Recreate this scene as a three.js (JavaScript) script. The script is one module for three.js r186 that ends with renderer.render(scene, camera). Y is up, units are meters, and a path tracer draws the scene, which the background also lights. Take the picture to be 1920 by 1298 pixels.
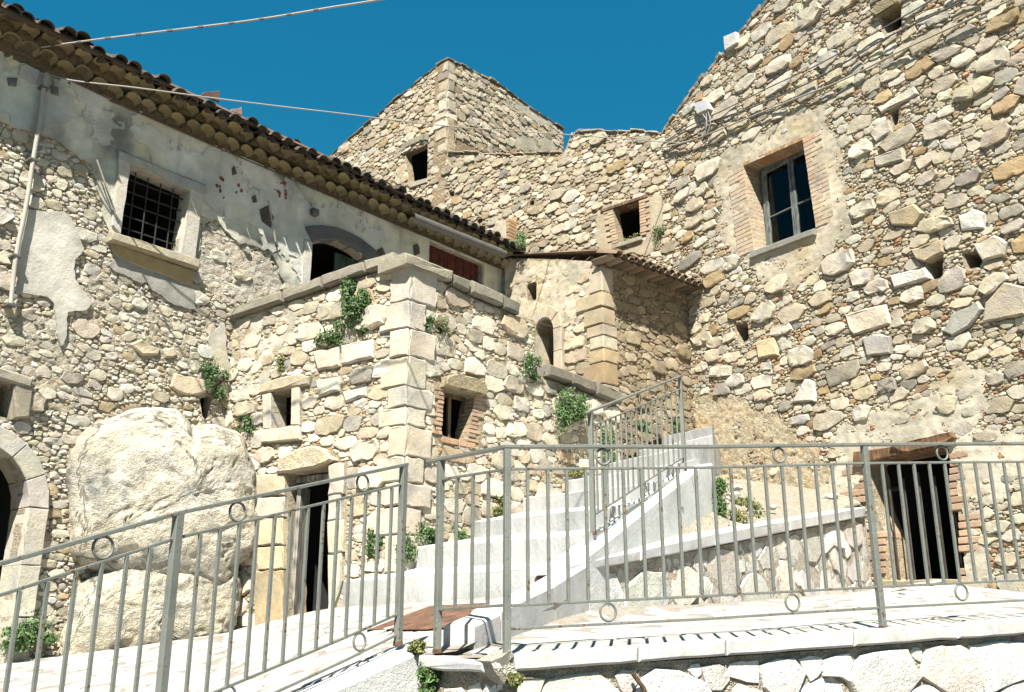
import * as THREE from 'three';
import { RoundedBoxGeometry } from 'three/addons/geometries/RoundedBoxGeometry.js';
import { mergeGeometries, toCreasedNormals } from 'three/addons/utils/BufferGeometryUtils.js';
import { ImprovedNoise } from 'three/addons/math/ImprovedNoise.js';

// ------------------------------------------------------------------ camera, sky, sun, exposure
const W = 1920, H = 1298, FOCAL = 1823, PITCH = THREE.MathUtils.degToRad(16.8), EYE = 1.6;
const scene = new THREE.Scene();
const camera = new THREE.PerspectiveCamera(2 * Math.atan(H / 2 / FOCAL) * 180 / Math.PI, W / H, 0.05, 3000);
camera.position.set(0, EYE, 0);
camera.rotation.set(PITCH, 0, 0);
scene.add(camera);
const EXPOSURE = 3.05;
{ // clear deep-blue summer sky: paler towards the horizon
  const w = 256, h = 128, d = new Float32Array(w * h * 4);
  for (let j = 0; j < h; j++) {
    const el = ((j + 0.5) / h - 0.5) * Math.PI, s = Math.max(0, Math.sin(el)), k = Math.pow(1 - s, 3.2);
    const c = el < 0 ? [0.16, 0.15, 0.12] : [0.003 + 0.014 * k, 0.058 + 0.118 * k, 0.123 + 0.12 * k];
    for (let i = 0; i < w; i++) d.set([...c, 1], (j * w + i) * 4);
  }
  const t = new THREE.DataTexture(d, w, h, THREE.RGBAFormat, THREE.FloatType);
  t.mapping = THREE.EquirectangularReflectionMapping; t.magFilter = THREE.LinearFilter; t.needsUpdate = true;
  scene.background = t; scene.environment = t;
}
const sun = new THREE.DirectionalLight(new THREE.Color().setRGB(1, 0.965, 0.885), 5);
const SUN_EL = THREE.MathUtils.degToRad(53), SUN_AZ = THREE.MathUtils.degToRad(-7);
sun.position.set(Math.cos(SUN_EL) * Math.sin(SUN_AZ) * 40, Math.sin(SUN_EL) * 40, Math.cos(SUN_EL) * Math.cos(SUN_AZ) * 40 - 12);
sun.target.position.set(0, 0, -12); scene.add(sun, sun.target);
sun.castShadow = true; sun.shadow.mapSize.set(4096, 4096); sun.shadow.radius = 1;
Object.assign(sun.shadow.camera, { left: -16, right: 16, top: 16, bottom: -16, near: 1, far: 90 });
const renderer = new THREE.WebGLRenderer({ antialias: true });
renderer.toneMapping = THREE.LinearToneMapping; renderer.toneMappingExposure = EXPOSURE;
renderer.shadowMap.enabled = true; renderer.setSize(1024, 692);

// ------------------------------------------------------------------ helpers
let seed = 7;
const rnd = () => { seed |= 0; seed = seed + 0x6D2B79F5 | 0; let t = Math.imul(seed ^ seed >>> 15, 1 | seed); t = t + Math.imul(t ^ t >>> 7, 61 | t) ^ t; return ((t ^ t >>> 14) >>> 0) / 4294967296; };
const rr = (a, b) => a + (b - a) * rnd();
const pick = a => a[Math.floor(rnd() * a.length)];
const clamp = (x, a, b) => Math.max(a, Math.min(b, x)), lerp = (a, b, t) => a + (b - a) * t;
const smooth = (a, b, x) => { const t = clamp((x - a) / (b - a), 0, 1); return t * t * (3 - 2 * t); };
const IN = new ImprovedNoise(), noise = (x, y, z = 0) => IN.noise(x + 31.7, y + 17.3, z + 5.1);
const fbm = (x, y, z = 0, o = 4) => { let s = 0, a = 0.5, f = 1; for (let i = 0; i < o; i++) { s += a * noise(x * f, y * f, z + i * 7.3); a *= 0.5; f *= 2.03; } return s; };
const D2R = Math.PI / 180, cP = Math.cos(PITCH), sP = Math.sin(PITCH);
function ray(px, py) { const q = H / 2 - py, f = FOCAL * cP - q * sP; return [(px - W / 2) / f, (FOCAL * sP + q * cP) / f]; }   // slopes per metre ahead
function at(px, py, d) { const [x, y] = ray(px, py); return new THREE.Vector3(x * d, EYE + y * d, -d); }
const V = (x, d, y) => new THREE.Vector3(x, EYE + y, -d);                       // x right, d metres ahead, y over the eye
const names = {};
const numbered = n => { const k = names[n] = (names[n] ?? -1) + 1; return k ? `${n}_${String(k).padStart(3, '0')}` : n; };
const used = new Set();
function tag(o, label, category, group, kind) { o.userData.label = label; if (category) o.userData.category = category; if (group) o.userData.group = group; if (kind) o.userData.kind = kind; return o; }
function thing(name, pos, label, category, group) { const g = new THREE.Group(); g.name = numbered(name); g.position.copy(pos); scene.add(g); return tag(g, label, category, group); }
function mesh(name, geo, mat, parent) { const m = new THREE.Mesh(geo, mat); m.name = name; m.castShadow = m.receiveShadow = true; if (parent === scene) m.name = numbered(name); parent.add(m); return m; }

class Facade {                                   // an upright plane: u runs to the right seen from outside, v is height, w stands out of it
  constructor(x, d, az) { this.x = x; this.d = d; this.az = az; this.s = Math.sin(az * D2R); this.c = Math.cos(az * D2R); this.turn = Math.PI / 2 - az * D2R; this.o = new THREE.Vector3(x, 0, -d); this.m = new THREE.Matrix4().makeRotationY(this.turn).setPosition(this.o); }
  static through(a, b) { return new Facade(a.x, -a.z, Math.atan2(b.x - a.x, -(b.z - a.z)) / D2R); }
  uv(px, py, w = 0) {
    const [xr, yr] = ray(px, py), X = this.x + this.c * w, Dd = this.d - this.s * w;
    const u = (xr * Dd - X) / (this.s - xr * this.c);
    return [u, EYE + yr * (Dd + u * this.c)];
  }
  q(pts, w = 0) { return pts.map(([a, b]) => this.uv(a, b, w)); }
  world(u, v, w = 0) { return new THREE.Vector3(u, v, w).applyMatrix4(this.m); }
  depth(u) { return this.d + u * this.c; }
  add(name, geo, mat, owner) { const m = mesh(name, geo, mat, owner); m.position.copy(this.o).sub(owner.position); m.rotation.y = this.turn; return m; }
}
function geom(pos, idx, uv, col) {
  const g = new THREE.BufferGeometry();
  g.setAttribute('position', new THREE.Float32BufferAttribute(pos, 3));
  if (uv) g.setAttribute('uv', new THREE.Float32BufferAttribute(uv, 2));
  if (col) g.setAttribute('color', new THREE.Float32BufferAttribute(col, 3));
  if (idx) g.setIndex(idx);
  g.computeVertexNormals(); return g;
}
function paint(g, c0) { const c = c0.map(x => x * 0.72); const n = g.attributes.position.count, a = new Float32Array(n * 3); for (let i = 0; i < n; i++) a.set(c, i * 3); g.setAttribute('color', new THREE.BufferAttribute(a, 3)); return g; }
function plainUV(g, k = 1) {                      // box-mapped uv in metres
  const p = g.attributes.position, n = g.attributes.normal, a = new Float32Array(p.count * 2);
  for (let i = 0; i < p.count; i++) {
    const x = Math.abs(n.getX(i)), y = Math.abs(n.getY(i)), z = Math.abs(n.getZ(i));
    const s = y > x && y > z ? [p.getX(i), p.getZ(i)] : x > z ? [p.getZ(i), p.getY(i)] : [p.getX(i), p.getY(i)];
    a[i * 2] = s[0] * k; a[i * 2 + 1] = s[1] * k;
  }
  g.setAttribute('uv', new THREE.BufferAttribute(a, 2)); return g;
}
const flat = g => { const n = g.index ? g.toNonIndexed() : g; for (const k of Object.keys(n.attributes)) if (!['position', 'normal', 'uv', 'color'].includes(k)) n.deleteAttribute(k); return n; };
const join = list => mergeGeometries(list.map(flat));
function sd(poly, u, v) {                         // signed distance, positive inside
  let best = 1e9, inside = false;
  for (let i = 0, j = poly.length - 1; i < poly.length; j = i++) {
    const [ax, ay] = poly[j], [bx, by] = poly[i], ex = bx - ax, ey = by - ay, t = clamp(((u - ax) * ex + (v - ay) * ey) / (ex * ex + ey * ey + 1e-12), 0, 1);
    const dx = u - ax - ex * t, dy = v - ay - ey * t; best = Math.min(best, dx * dx + dy * dy);
    if ((ay > v) !== (by > v) && u < ex * (v - ay) / (ey || 1e-12) + ax) inside = !inside;
  }
  return Math.sqrt(best) * (inside ? 1 : -1);
}
const bounds = (poly, m = 0) => { const us = poly.map(p => p[0]), vs = poly.map(p => p[1]); return [Math.min(...us) - m, Math.max(...us) + m, Math.min(...vs) - m, Math.max(...vs) + m]; };
// the part of a height field where field > 0, cut along that contour, with an edge of the given thickness
function sheet(field, [u0, u1, v0, v1], res, height, thick, color) {
  const nu = Math.ceil((u1 - u0) / res), nv = Math.ceil((v1 - v0) / res), F = new Float32Array((nu + 1) * (nv + 1));
  for (let j = 0; j <= nv; j++) for (let i = 0; i <= nu; i++) F[j * (nu + 1) + i] = (i && j && i < nu && j < nv) ? field(u0 + i * res, v0 + j * res) : -1e-4;
  const pos = [], idx = [], key = new Map(), edges = [];
  const vert = (k, u, v) => { let n = key.get(k); if (n === undefined) { n = pos.length / 3; pos.push(u, v, height(u, v)); key.set(k, n); } return n; };
  const NN = (nu + 1) * (nv + 1);
  for (let j = 0; j < nv; j++) for (let i = 0; i < nu; i++) {
    const c = [[i, j], [i + 1, j], [i + 1, j + 1], [i, j + 1]], f = c.map(([a, b]) => F[b * (nu + 1) + a]);
    if (f.every(x => x <= 0)) continue;
    const poly = [], cut = [];
    for (let k = 0; k < 4; k++) {
      const l = (k + 1) % 4, [ai, aj] = c[k], [bi, bj] = c[l];
      if (f[k] > 0) poly.push(vert(aj * (nu + 1) + ai, u0 + ai * res, v0 + aj * res));
      if (f[k] > 0 !== f[l] > 0) {
        const t = f[k] / (f[k] - f[l]), e = NN + (k % 2 ? (Math.min(aj, bj) * (nu + 1) + ai) * 2 + 1 : (aj * (nu + 1) + Math.min(ai, bi)) * 2);
        const n = vert(e, u0 + (ai + (bi - ai) * t) * res, v0 + (aj + (bj - aj) * t) * res);
        poly.push(n); cut.push([n, f[k] > 0]);
      }
    }
    for (let k = 2; k < poly.length; k++) idx.push(poly[0], poly[k - 1], poly[k]);
    if (cut.length === 2) edges.push(cut[0][1] ? [cut[0][0], cut[1][0]] : [cut[1][0], cut[0][0]]);
  }
  const uv = [], col = [];
  for (let k = 0; k < pos.length; k += 3) { uv.push(pos[k], pos[k + 1]); if (color) col.push(...color(pos[k], pos[k + 1])); }
  for (const [a, b] of edges) {
    const n = pos.length / 3, A = pos.slice(a * 3, a * 3 + 3), B = pos.slice(b * 3, b * 3 + 3);
    pos.push(...A, ...B, B[0], B[1], B[2] - thick, A[0], A[1], A[2] - thick);
    uv.push(A[0] + A[1], A[2], B[0] + B[1], B[2], B[0] + B[1], B[2] - thick, A[0] + A[1], A[2] - thick);
    if (color) { const ca = color(A[0], A[1]), cb = color(B[0], B[1]); col.push(...ca, ...cb, ...cb, ...ca); }
    idx.push(n, n + 2, n + 1, n, n + 3, n + 2);
  }
  return geom(pos, idx, uv, color ? col : null);
}
// a flat polygon (u, v) raised from w0 to w1 with a chamfered rim
function prism(pts, w0, w1, bevel = 0.012, wob = 0.004) {
  let area = 0; pts.forEach((p, i) => { const q = pts[(i + 1) % pts.length]; area += p[0] * q[1] - q[0] * p[1]; });
  if (area < 0) pts = pts.slice().reverse();
  const fine = [];
  pts.forEach((p, i) => { const q = pts[(i + 1) % pts.length], L = Math.hypot(q[0] - p[0], q[1] - p[1]), n = Math.max(1, Math.min(6, Math.round(L / 0.12))); for (let k = 0; k < n; k++) fine.push([lerp(p[0], q[0], k / n), lerp(p[1], q[1], k / n)]); });
  const n = fine.length, off = fine.map((p, i) => {
    const a = fine[(i + n - 1) % n], b = fine[(i + 1) % n]; let e1 = [p[0] - a[0], p[1] - a[1]], e2 = [b[0] - p[0], b[1] - p[1]];
    const l1 = Math.hypot(...e1) || 1, l2 = Math.hypot(...e2) || 1; const nx = -(e1[1] / l1 + e2[1] / l2), ny = e1[0] / l1 + e2[0] / l2, l = Math.hypot(nx, ny) || 1;
    const s = 1 / Math.max(0.5, l / 2); return [nx / l * s, ny / l * s];
  });
  const s = rr(0, 50), jig = fine.map(p => [noise(p[0] * 9 + s, p[1] * 9) * wob * 2, noise(p[0] * 9, p[1] * 9 + s) * wob * 2]);
  const ring = (k, w, r) => fine.map((p, i) => [p[0] + off[i][0] * k + jig[i][0], p[1] + off[i][1] * k + jig[i][1], w + (r ? noise(p[0] * 6 + s, p[1] * 6, 3) * wob * 2 : 0)]);
  const rings = [ring(0, w0), ring(0, w1 - bevel, 1), ring(bevel, w1, 1)];
  const pos = rings.flat(2), idx = [];
  for (let k = 0; k < 2; k++) for (let i = 0; i < n; i++) { const a = k * n + i, b = k * n + (i + 1) % n; idx.push(a, b, b + n, a, b + n, a + n); }
  for (const t of THREE.ShapeUtils.triangulateShape(rings[2].map(p => new THREE.Vector2(p[0], p[1])), [])) idx.push(...t.map(i => i + 2 * n));
  return plainUV(toCreasedNormals(geom(pos, idx), 0.5));
}
function box(u0, u1, v0, v1, w0, w1, r = 0.01) {
  const g = new RoundedBoxGeometry(Math.abs(u1 - u0), Math.abs(v1 - v0), Math.abs(w1 - w0), 1, Math.min(r, Math.abs(u1 - u0) / 2.2, Math.abs(v1 - v0) / 2.2, Math.abs(w1 - w0) / 2.2));
  g.translate((u0 + u1) / 2, (v0 + v1) / 2, (w0 + w1) / 2); return plainUV(g);
}
function bar(a, b, w, h = w, r = 0.003) {          // rectangular bar between two points, width w, height h
  const L = a.distanceTo(b), g = new RoundedBoxGeometry(w, h, L, 1, Math.min(r, w / 3, h / 3)), m = new THREE.Matrix4().lookAt(b, a, Math.abs(b.y - a.y) > 0.98 * L ? new THREE.Vector3(0, 0, 1) : new THREE.Vector3(0, 1, 0));
  m.setPosition(a.clone().add(b).multiplyScalar(0.5)); return plainUV(g.applyMatrix4(m));
}
function tube(pts, r, seg = 24, rad = 6) { return new THREE.TubeGeometry(new THREE.CatmullRomCurve3(pts), seg, r, rad); }
// a room behind an opening, open to the front
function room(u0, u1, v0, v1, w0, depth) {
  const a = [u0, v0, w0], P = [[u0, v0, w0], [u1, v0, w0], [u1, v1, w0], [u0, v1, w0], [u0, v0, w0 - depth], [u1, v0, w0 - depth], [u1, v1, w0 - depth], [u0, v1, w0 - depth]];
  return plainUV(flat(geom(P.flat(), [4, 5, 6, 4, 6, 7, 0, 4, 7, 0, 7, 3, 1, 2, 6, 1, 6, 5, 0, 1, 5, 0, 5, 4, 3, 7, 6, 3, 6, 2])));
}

// ------------------------------------------------------------------ textures and materials
function tileNoise(n, cells, sd0) {                // periodic value noise
  let s = sd0; const R = () => (s = (s * 16807) % 2147483647) / 2147483647, g = Float32Array.from({ length: cells * cells }, R), o = new Float32Array(n * n);
  for (let y = 0; y < n; y++) for (let x = 0; x < n; x++) {
    const fx = x / n * cells, fy = y / n * cells, ix = Math.floor(fx), iy = Math.floor(fy); let tx = fx - ix, ty = fy - iy; tx = tx * tx * (3 - 2 * tx); ty = ty * ty * (3 - 2 * ty);
    const G = (a, b) => g[(b % cells) * cells + a % cells];
    o[y * n + x] = lerp(lerp(G(ix, iy), G(ix + 1, iy), tx), lerp(G(ix, iy + 1), G(ix + 1, iy + 1), tx), ty);
  }
  return o;
}
function octaves(n, list, sd0) { const o = new Float32Array(n * n); let t = 0; list.forEach(([c, a], k) => { const m = tileNoise(n, c, sd0 + k * 977 + 1); t += a; for (let i = 0; i < o.length; i++) o[i] += m[i] * a; }); for (let i = 0; i < o.length; i++) o[i] /= t; return o; }
function texture(n, size, fn, srgb) {
  const d = new Uint8Array(n * n * 4); for (let i = 0; i < n * n; i++) { const c = fn(i); for (let k = 0; k < 3; k++) d[i * 4 + k] = clamp(c[k] * 255, 0, 255); d[i * 4 + 3] = 255; }
  const t = new THREE.DataTexture(d, n, n); t.wrapS = t.wrapT = THREE.RepeatWrapping; t.magFilter = THREE.LinearFilter; t.minFilter = THREE.LinearMipmapLinearFilter; t.generateMipmaps = true; t.repeat.set(1 / size, 1 / size);
  if (srgb) t.colorSpace = THREE.SRGBColorSpace; t.needsUpdate = true; return t;
}
const n512a = octaves(512, [[4, 1], [9, 0.9], [21, 0.8], [48, 0.6], [110, 0.5], [230, 0.35]], 11);
const n512b = octaves(512, [[16, 1], [37, 0.9], [80, 0.9], [170, 0.8]], 401);
const n512c = octaves(512, [[3, 1], [7, 0.7], [15, 0.45], [40, 0.3]], 77);
const speck = octaves(512, [[97, 1], [190, 1], [256, 1]], 901);
const grainMap = texture(512, 1.1, i => { const a = clamp((n512a[i] - 0.5) * 2.1, -1, 1), b = clamp((n512c[i] - 0.5) * 2, -1, 1), p = -0.1 * smooth(0.62, 0.8, speck[i]); return [0.87 + 0.13 * a + 0.06 * b + p, 0.86 + 0.135 * a + 0.035 * b + p, 0.85 + 0.14 * a - 0.02 * b + p]; }, true);
const pits = texture(512, 0.9, i => { const v = 0.55 + (n512a[i] - 0.5) * 1.0 + (n512b[i] - 0.5) * 0.55 - 0.2 * smooth(0.6, 0.78, speck[i]); return [v, v, v]; });
const mortarMap = texture(512, 0.8, i => { const a = clamp((n512b[i] - 0.5) * 2.4, -1, 1), b = clamp((n512a[i] - 0.5) * 2, -1, 1), r = 0.03 * smooth(0.5, 0.7, n512c[i]); return [0.84 + 0.12 * a + 0.08 * b + r * 0.6, 0.82 + 0.13 * a + 0.08 * b - r * 0.4, 0.78 + 0.15 * a + 0.08 * b - r]; }, true);
const rough = texture(512, 0.55, i => { const v = 0.5 + (n512b[i] - 0.5) * 1.5 + (n512a[i] - 0.5) * 0.8; return [v, v, v]; });
const stainMap = texture(512, 2.3, i => { const b = clamp((n512c[i] - 0.5) * 2.8, -1, 1), a = clamp((n512a[i] - 0.5) * 2, -1, 1), p = -0.06 * smooth(0.62, 0.8, speck[i]); return [0.86 + 0.11 * b + 0.07 * a + p, 0.86 + 0.1 * b + 0.07 * a + p, 0.85 + 0.1 * b + 0.07 * a + p]; }, true);
const softBump = texture(512, 1.3, i => { const v = 0.5 + (n512a[i] - 0.5) * 1.0 + (n512c[i] - 0.5) * 0.6; return [v, v, v]; });
const paintMap = texture(512, 0.6, i => { const r = smooth(0.6, 0.7, n512b[i] * 0.5 + n512a[i] * 0.55), v = 0.92 + (n512a[i] - 0.5) * 0.3; return [v * (1 - r * 0.25), v * (1 - r * 0.5), v * (1 - r * 0.7)]; }, true);
const rustMap = texture(512, 0.7, i => { const a = n512a[i], b = n512b[i]; return [0.42 + 0.5 * (a - 0.5) + 0.3 * (b - 0.5), 0.25 + 0.36 * (a - 0.5) + 0.25 * (b - 0.5), 0.17 + 0.3 * (a - 0.5) + 0.25 * (b - 0.5)]; }, true);
const woodMap = (() => { const n = 256, d = tileNoise(n, 24, 5), e = tileNoise(n, 5, 9); return texture(n, 0.5, i => { const x = i % n, y = Math.floor(i / n), v = 0.72 + 0.35 * (d[(y >> 4) * n + x] - 0.5) + 0.3 * (e[i] - 0.5) + 0.1 * Math.sin(x * 0.7 + e[i] * 8); return [v, v * 0.98, v * 0.95]; }, true); })();
const STD = o => new THREE.MeshStandardMaterial({ roughness: 0.95, metalness: 0, ...o });
const ALB = 0.72, rgb = (r, g, b) => new THREE.Color().setRGB(r * ALB, g * ALB, b * ALB);   // all base colours below are scaled to real limestone, paint and foliage
const M = {
  stone: STD({ vertexColors: true, map: grainMap, bumpMap: pits, bumpScale: 0.012 }),
  mortar: STD({ vertexColors: true, map: mortarMap, bumpMap: rough, bumpScale: 0.03, roughness: 1 }),
  plaster: STD({ vertexColors: true, map: stainMap, bumpMap: softBump, bumpScale: 0.012 }),
  dressed: STD({ vertexColors: true, map: grainMap, bumpMap: pits, bumpScale: 0.009 }),
  rock: STD({ vertexColors: true, map: grainMap, bumpMap: pits, bumpScale: 0.035 }),
  brick: STD({ vertexColors: true, map: grainMap, bumpMap: pits, bumpScale: 0.006 }),
  tile: STD({ vertexColors: true, map: grainMap, bumpMap: pits, bumpScale: 0.006, side: THREE.DoubleSide }),
  white: STD({ color: rgb(0.76, 0.75, 0.745), map: stainMap, bumpMap: softBump, bumpScale: 0.012, roughness: 0.85 }),
  marble: STD({ color: rgb(0.74, 0.74, 0.735), map: grainMap, bumpMap: softBump, bumpScale: 0.004, roughness: 0.7 }),
  paving: STD({ vertexColors: true, map: grainMap, bumpMap: pits, bumpScale: 0.006 }),
  bedding: STD({ color: rgb(0.44, 0.42, 0.39), map: mortarMap, bumpMap: rough, bumpScale: 0.01 }),
  concrete: STD({ color: rgb(0.9, 0.9, 0.885), map: stainMap, bumpMap: pits, bumpScale: 0.006 }),
  paint: STD({ color: rgb(0.24, 0.25, 0.215), map: paintMap, bumpMap: pits, bumpScale: 0.0015, roughness: 0.5, metalness: 0.1 }),
  gateWood: STD({ color: rgb(0.13, 0.11, 0.09), map: woodMap, roughness: 0.9 }),
  ironDark: STD({ color: rgb(0.045, 0.04, 0.035), roughness: 0.7, metalness: 0.4 }),
  rust: STD({ color: rgb(0.95, 1.3, 1.35), map: rustMap, bumpMap: rough, bumpScale: 0.004, roughness: 0.9 }),
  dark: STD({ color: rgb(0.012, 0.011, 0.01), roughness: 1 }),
  soil: STD({ color: rgb(0.76, 0.72, 0.62), map: mortarMap, bumpMap: rough, bumpScale: 0.04 }),
  wood: STD({ color: rgb(0.3, 0.2, 0.12), map: woodMap, bumpMap: woodMap, bumpScale: 0.005 }),
  woodRed: STD({ color: rgb(0.4, 0.23, 0.12), map: woodMap, bumpMap: woodMap, bumpScale: 0.008 }),
  woodPale: STD({ color: rgb(0.52, 0.5, 0.45), map: woodMap, bumpMap: woodMap, bumpScale: 0.004 }),
  woodBlue: STD({ color: rgb(0.3, 0.34, 0.33), map: woodMap, bumpMap: woodMap, bumpScale: 0.004, roughness: 0.75 }),
  woodGreen: STD({ color: rgb(0.06, 0.12, 0.08), map: woodMap, bumpMap: woodMap, bumpScale: 0.004 }),
  redDoor: STD({ color: rgb(0.2, 0.035, 0.02), map: woodMap, bumpMap: woodMap, bumpScale: 0.004 }),
  zinc: STD({ color: rgb(0.2, 0.2, 0.19), map: grainMap, roughness: 0.6, metalness: 0.3 }),
  pvc: STD({ color: rgb(0.55, 0.53, 0.47), map: grainMap, roughness: 0.7 }),
  cable: STD({ color: rgb(0.5, 0.47, 0.42), map: grainMap, roughness: 0.7 }),
  cableDark: STD({ color: rgb(0.11, 0.1, 0.09), roughness: 0.8 }),
  glass: new THREE.MeshPhysicalMaterial({ color: rgb(0.9, 0.93, 0.92), transmission: 1, thickness: 0, roughness: 0.05, specularIntensity: 0.35 }),
  leaf: STD({ vertexColors: true, side: THREE.DoubleSide, roughness: 0.65 }),
  stem: STD({ color: rgb(0.16, 0.12, 0.06) }),
  street: STD({ color: rgb(0.3, 0.29, 0.27), map: mortarMap, bumpMap: rough, bumpScale: 0.01 }),
};

// ------------------------------------------------------------------ rubble masonry
const TONES = {
  warm: [[[0.7, 0.62, 0.47], 6], [[0.78, 0.72, 0.59], 5], [[0.6, 0.52, 0.38], 3.5], [[0.54, 0.49, 0.4], 2], [[0.55, 0.41, 0.23], 1.6], [[0.7, 0.65, 0.55], 2], [[0.4, 0.37, 0.31], 0.8], [[0.44, 0.3, 0.16], 0.3]],
  pale: [[[0.76, 0.69, 0.55], 6], [[0.84, 0.78, 0.65], 7], [[0.6, 0.52, 0.38], 3], [[0.56, 0.5, 0.39], 1.5], [[0.6, 0.47, 0.3], 0.5], [[0.46, 0.43, 0.37], 0.4]],
  house: [[[0.72, 0.67, 0.55], 6], [[0.8, 0.76, 0.65], 5], [[0.62, 0.56, 0.43], 3], [[0.54, 0.49, 0.38], 1.2], [[0.54, 0.43, 0.27], 0.5]],
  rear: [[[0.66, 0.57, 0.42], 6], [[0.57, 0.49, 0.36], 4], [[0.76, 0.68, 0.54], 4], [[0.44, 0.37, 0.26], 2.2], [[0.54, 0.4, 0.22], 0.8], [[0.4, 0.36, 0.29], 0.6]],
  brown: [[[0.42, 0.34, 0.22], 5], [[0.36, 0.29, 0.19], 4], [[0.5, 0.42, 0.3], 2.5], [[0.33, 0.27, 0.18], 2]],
  chip: [[[0.72, 0.63, 0.47], 6], [[0.62, 0.56, 0.45], 3], [[0.5, 0.4, 0.25], 4], [[0.54, 0.32, 0.18], 1.8], [[0.44, 0.38, 0.28], 1.5], [[0.6, 0.53, 0.4], 4]],
  slab: [[[0.62, 0.605, 0.585], 5], [[0.57, 0.555, 0.53], 4], [[0.52, 0.505, 0.48], 1.5], [[0.58, 0.555, 0.51], 1]],
  crazy: [[[0.92, 0.9, 0.85], 5], [[0.88, 0.83, 0.74], 2.5], [[0.78, 0.76, 0.71], 1.5]],
};
function tone(kind) { const t = TONES[kind], sum = t.reduce((a, b) => a + b[1], 0); let r = rnd() * sum; for (const [c, w] of t) if ((r -= w) <= 0) { const k = rr(0.86, 1.1); return c.map((x, i) => x * k * rr(0.97, 1.03)); } return t[0][0]; }
// lays stones of falling size into the free cells of a raster; each grows outward until it nearly meets its neighbours
function pack(free, [u0, u1, v0, v1], classes, g = 0.0125, joint = 1) {
  const nu = Math.ceil((u1 - u0) / g), nv = Math.ceil((v1 - v0) / g), occ = new Uint8Array(nu * nv), out = [];
  for (let j = 0; j < nv; j++) for (let i = 0; i < nu; i++) if (!free(u0 + (i + 0.5) * g, v0 + (j + 0.5) * g)) occ[j * nu + i] = 1;
  const taken = (u, v) => { const i = Math.floor((u - u0) / g), j = Math.floor((v - v0) / g); return i < 0 || j < 0 || i >= nu || j >= nv || occ[j * nu + i]; };
  for (const c of classes) {
    const gap = (c.joint ?? 0.014) * joint * 0.6;
    for (let t = 0; t < c.n; t++) {
      const u = rr(u0, u1), v = rr(v0, v1); if (taken(u, v)) continue;
      if (c.where && !c.where(u, v)) continue;
      const rx = rr(...c.rx), ry = rx / rr(...c.asp), K = c.k, e = rr(2.1, c.box ?? 5), rot = (rnd() - 0.5) * (c.rot ?? 0.22), ph = rnd();
      const R = [], A = []; let ok = true;
      const mean = Math.sqrt(rx * ry), lean = rr(-0.12, 0.12);
      for (let k = 0; k < K && ok; k++) {
        const a = (k + (rnd() - 0.5) * 0.55 + ph) / K * Math.PI * 2, ca = Math.abs(Math.cos(a - rot)), sa = Math.abs(Math.sin(a - rot));
        const r = Math.pow(Math.pow(ca / rx, e) + Math.pow(sa / ry, e), -1 / e) * rr(0.84, 1.1);
        A.push(a); let d = 0; const lim = r * (c.grow ?? 1.5) + gap, lo = r * (c.shrink ?? 0.62);
        while (d < lim && !taken(u + Math.cos(a) * d, v + Math.sin(a) * d)) d += g * 0.6;
        d -= gap; if (d < lo) ok = false; R.push(Math.min(d, r * (c.grow ?? 1.5)));
      }
      if (!ok) continue;
      for (let k = 0; k < K; k++) { const m = (R[(k + 1) % K] + R[(k + K - 1) % K]) / 2; R[k] = Math.min(R[k], m * 1.5); }
      const P = A.map((a, k) => [u + Math.cos(a) * R[k], v + Math.sin(a) * R[k]]), [bu0, bu1, bv0, bv1] = bounds(P, g);
      // no cell under it may be taken
      let clash = 0, cells = 0; const mark = [];
      for (let j = Math.floor((bv0 - v0) / g); j <= (bv1 - v0) / g; j++) for (let i = Math.floor((bu0 - u0) / g); i <= (bu1 - u0) / g; i++) {
        if (i < 0 || j < 0 || i >= nu || j >= nv) continue;
        const x = u0 + (i + 0.5) * g, y = v0 + (j + 0.5) * g; let ins = false;
        for (let a = 0, b = K - 1; a < K; b = a++) if ((P[a][1] > y) !== (P[b][1] > y) && x < (P[b][0] - P[a][0]) * (y - P[a][1]) / (P[b][1] - P[a][1]) + P[a][0]) ins = !ins;
        if (ins) { cells++; if (occ[j * nu + i]) clash++; mark.push(j * nu + i); }
      }
      if (!cells || clash > cells * 0.04) continue;
      for (const m of mark) occ[m] = 2;
      let area = 0; P.forEach((p, i) => { const q = P[(i + 1) % K]; area += (p[0] * q[1] - q[0] * p[1]) / 2; });
      out.push({ u, v, P, area: Math.abs(area), c, mean });
    }
  }
  return out;
}
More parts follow.
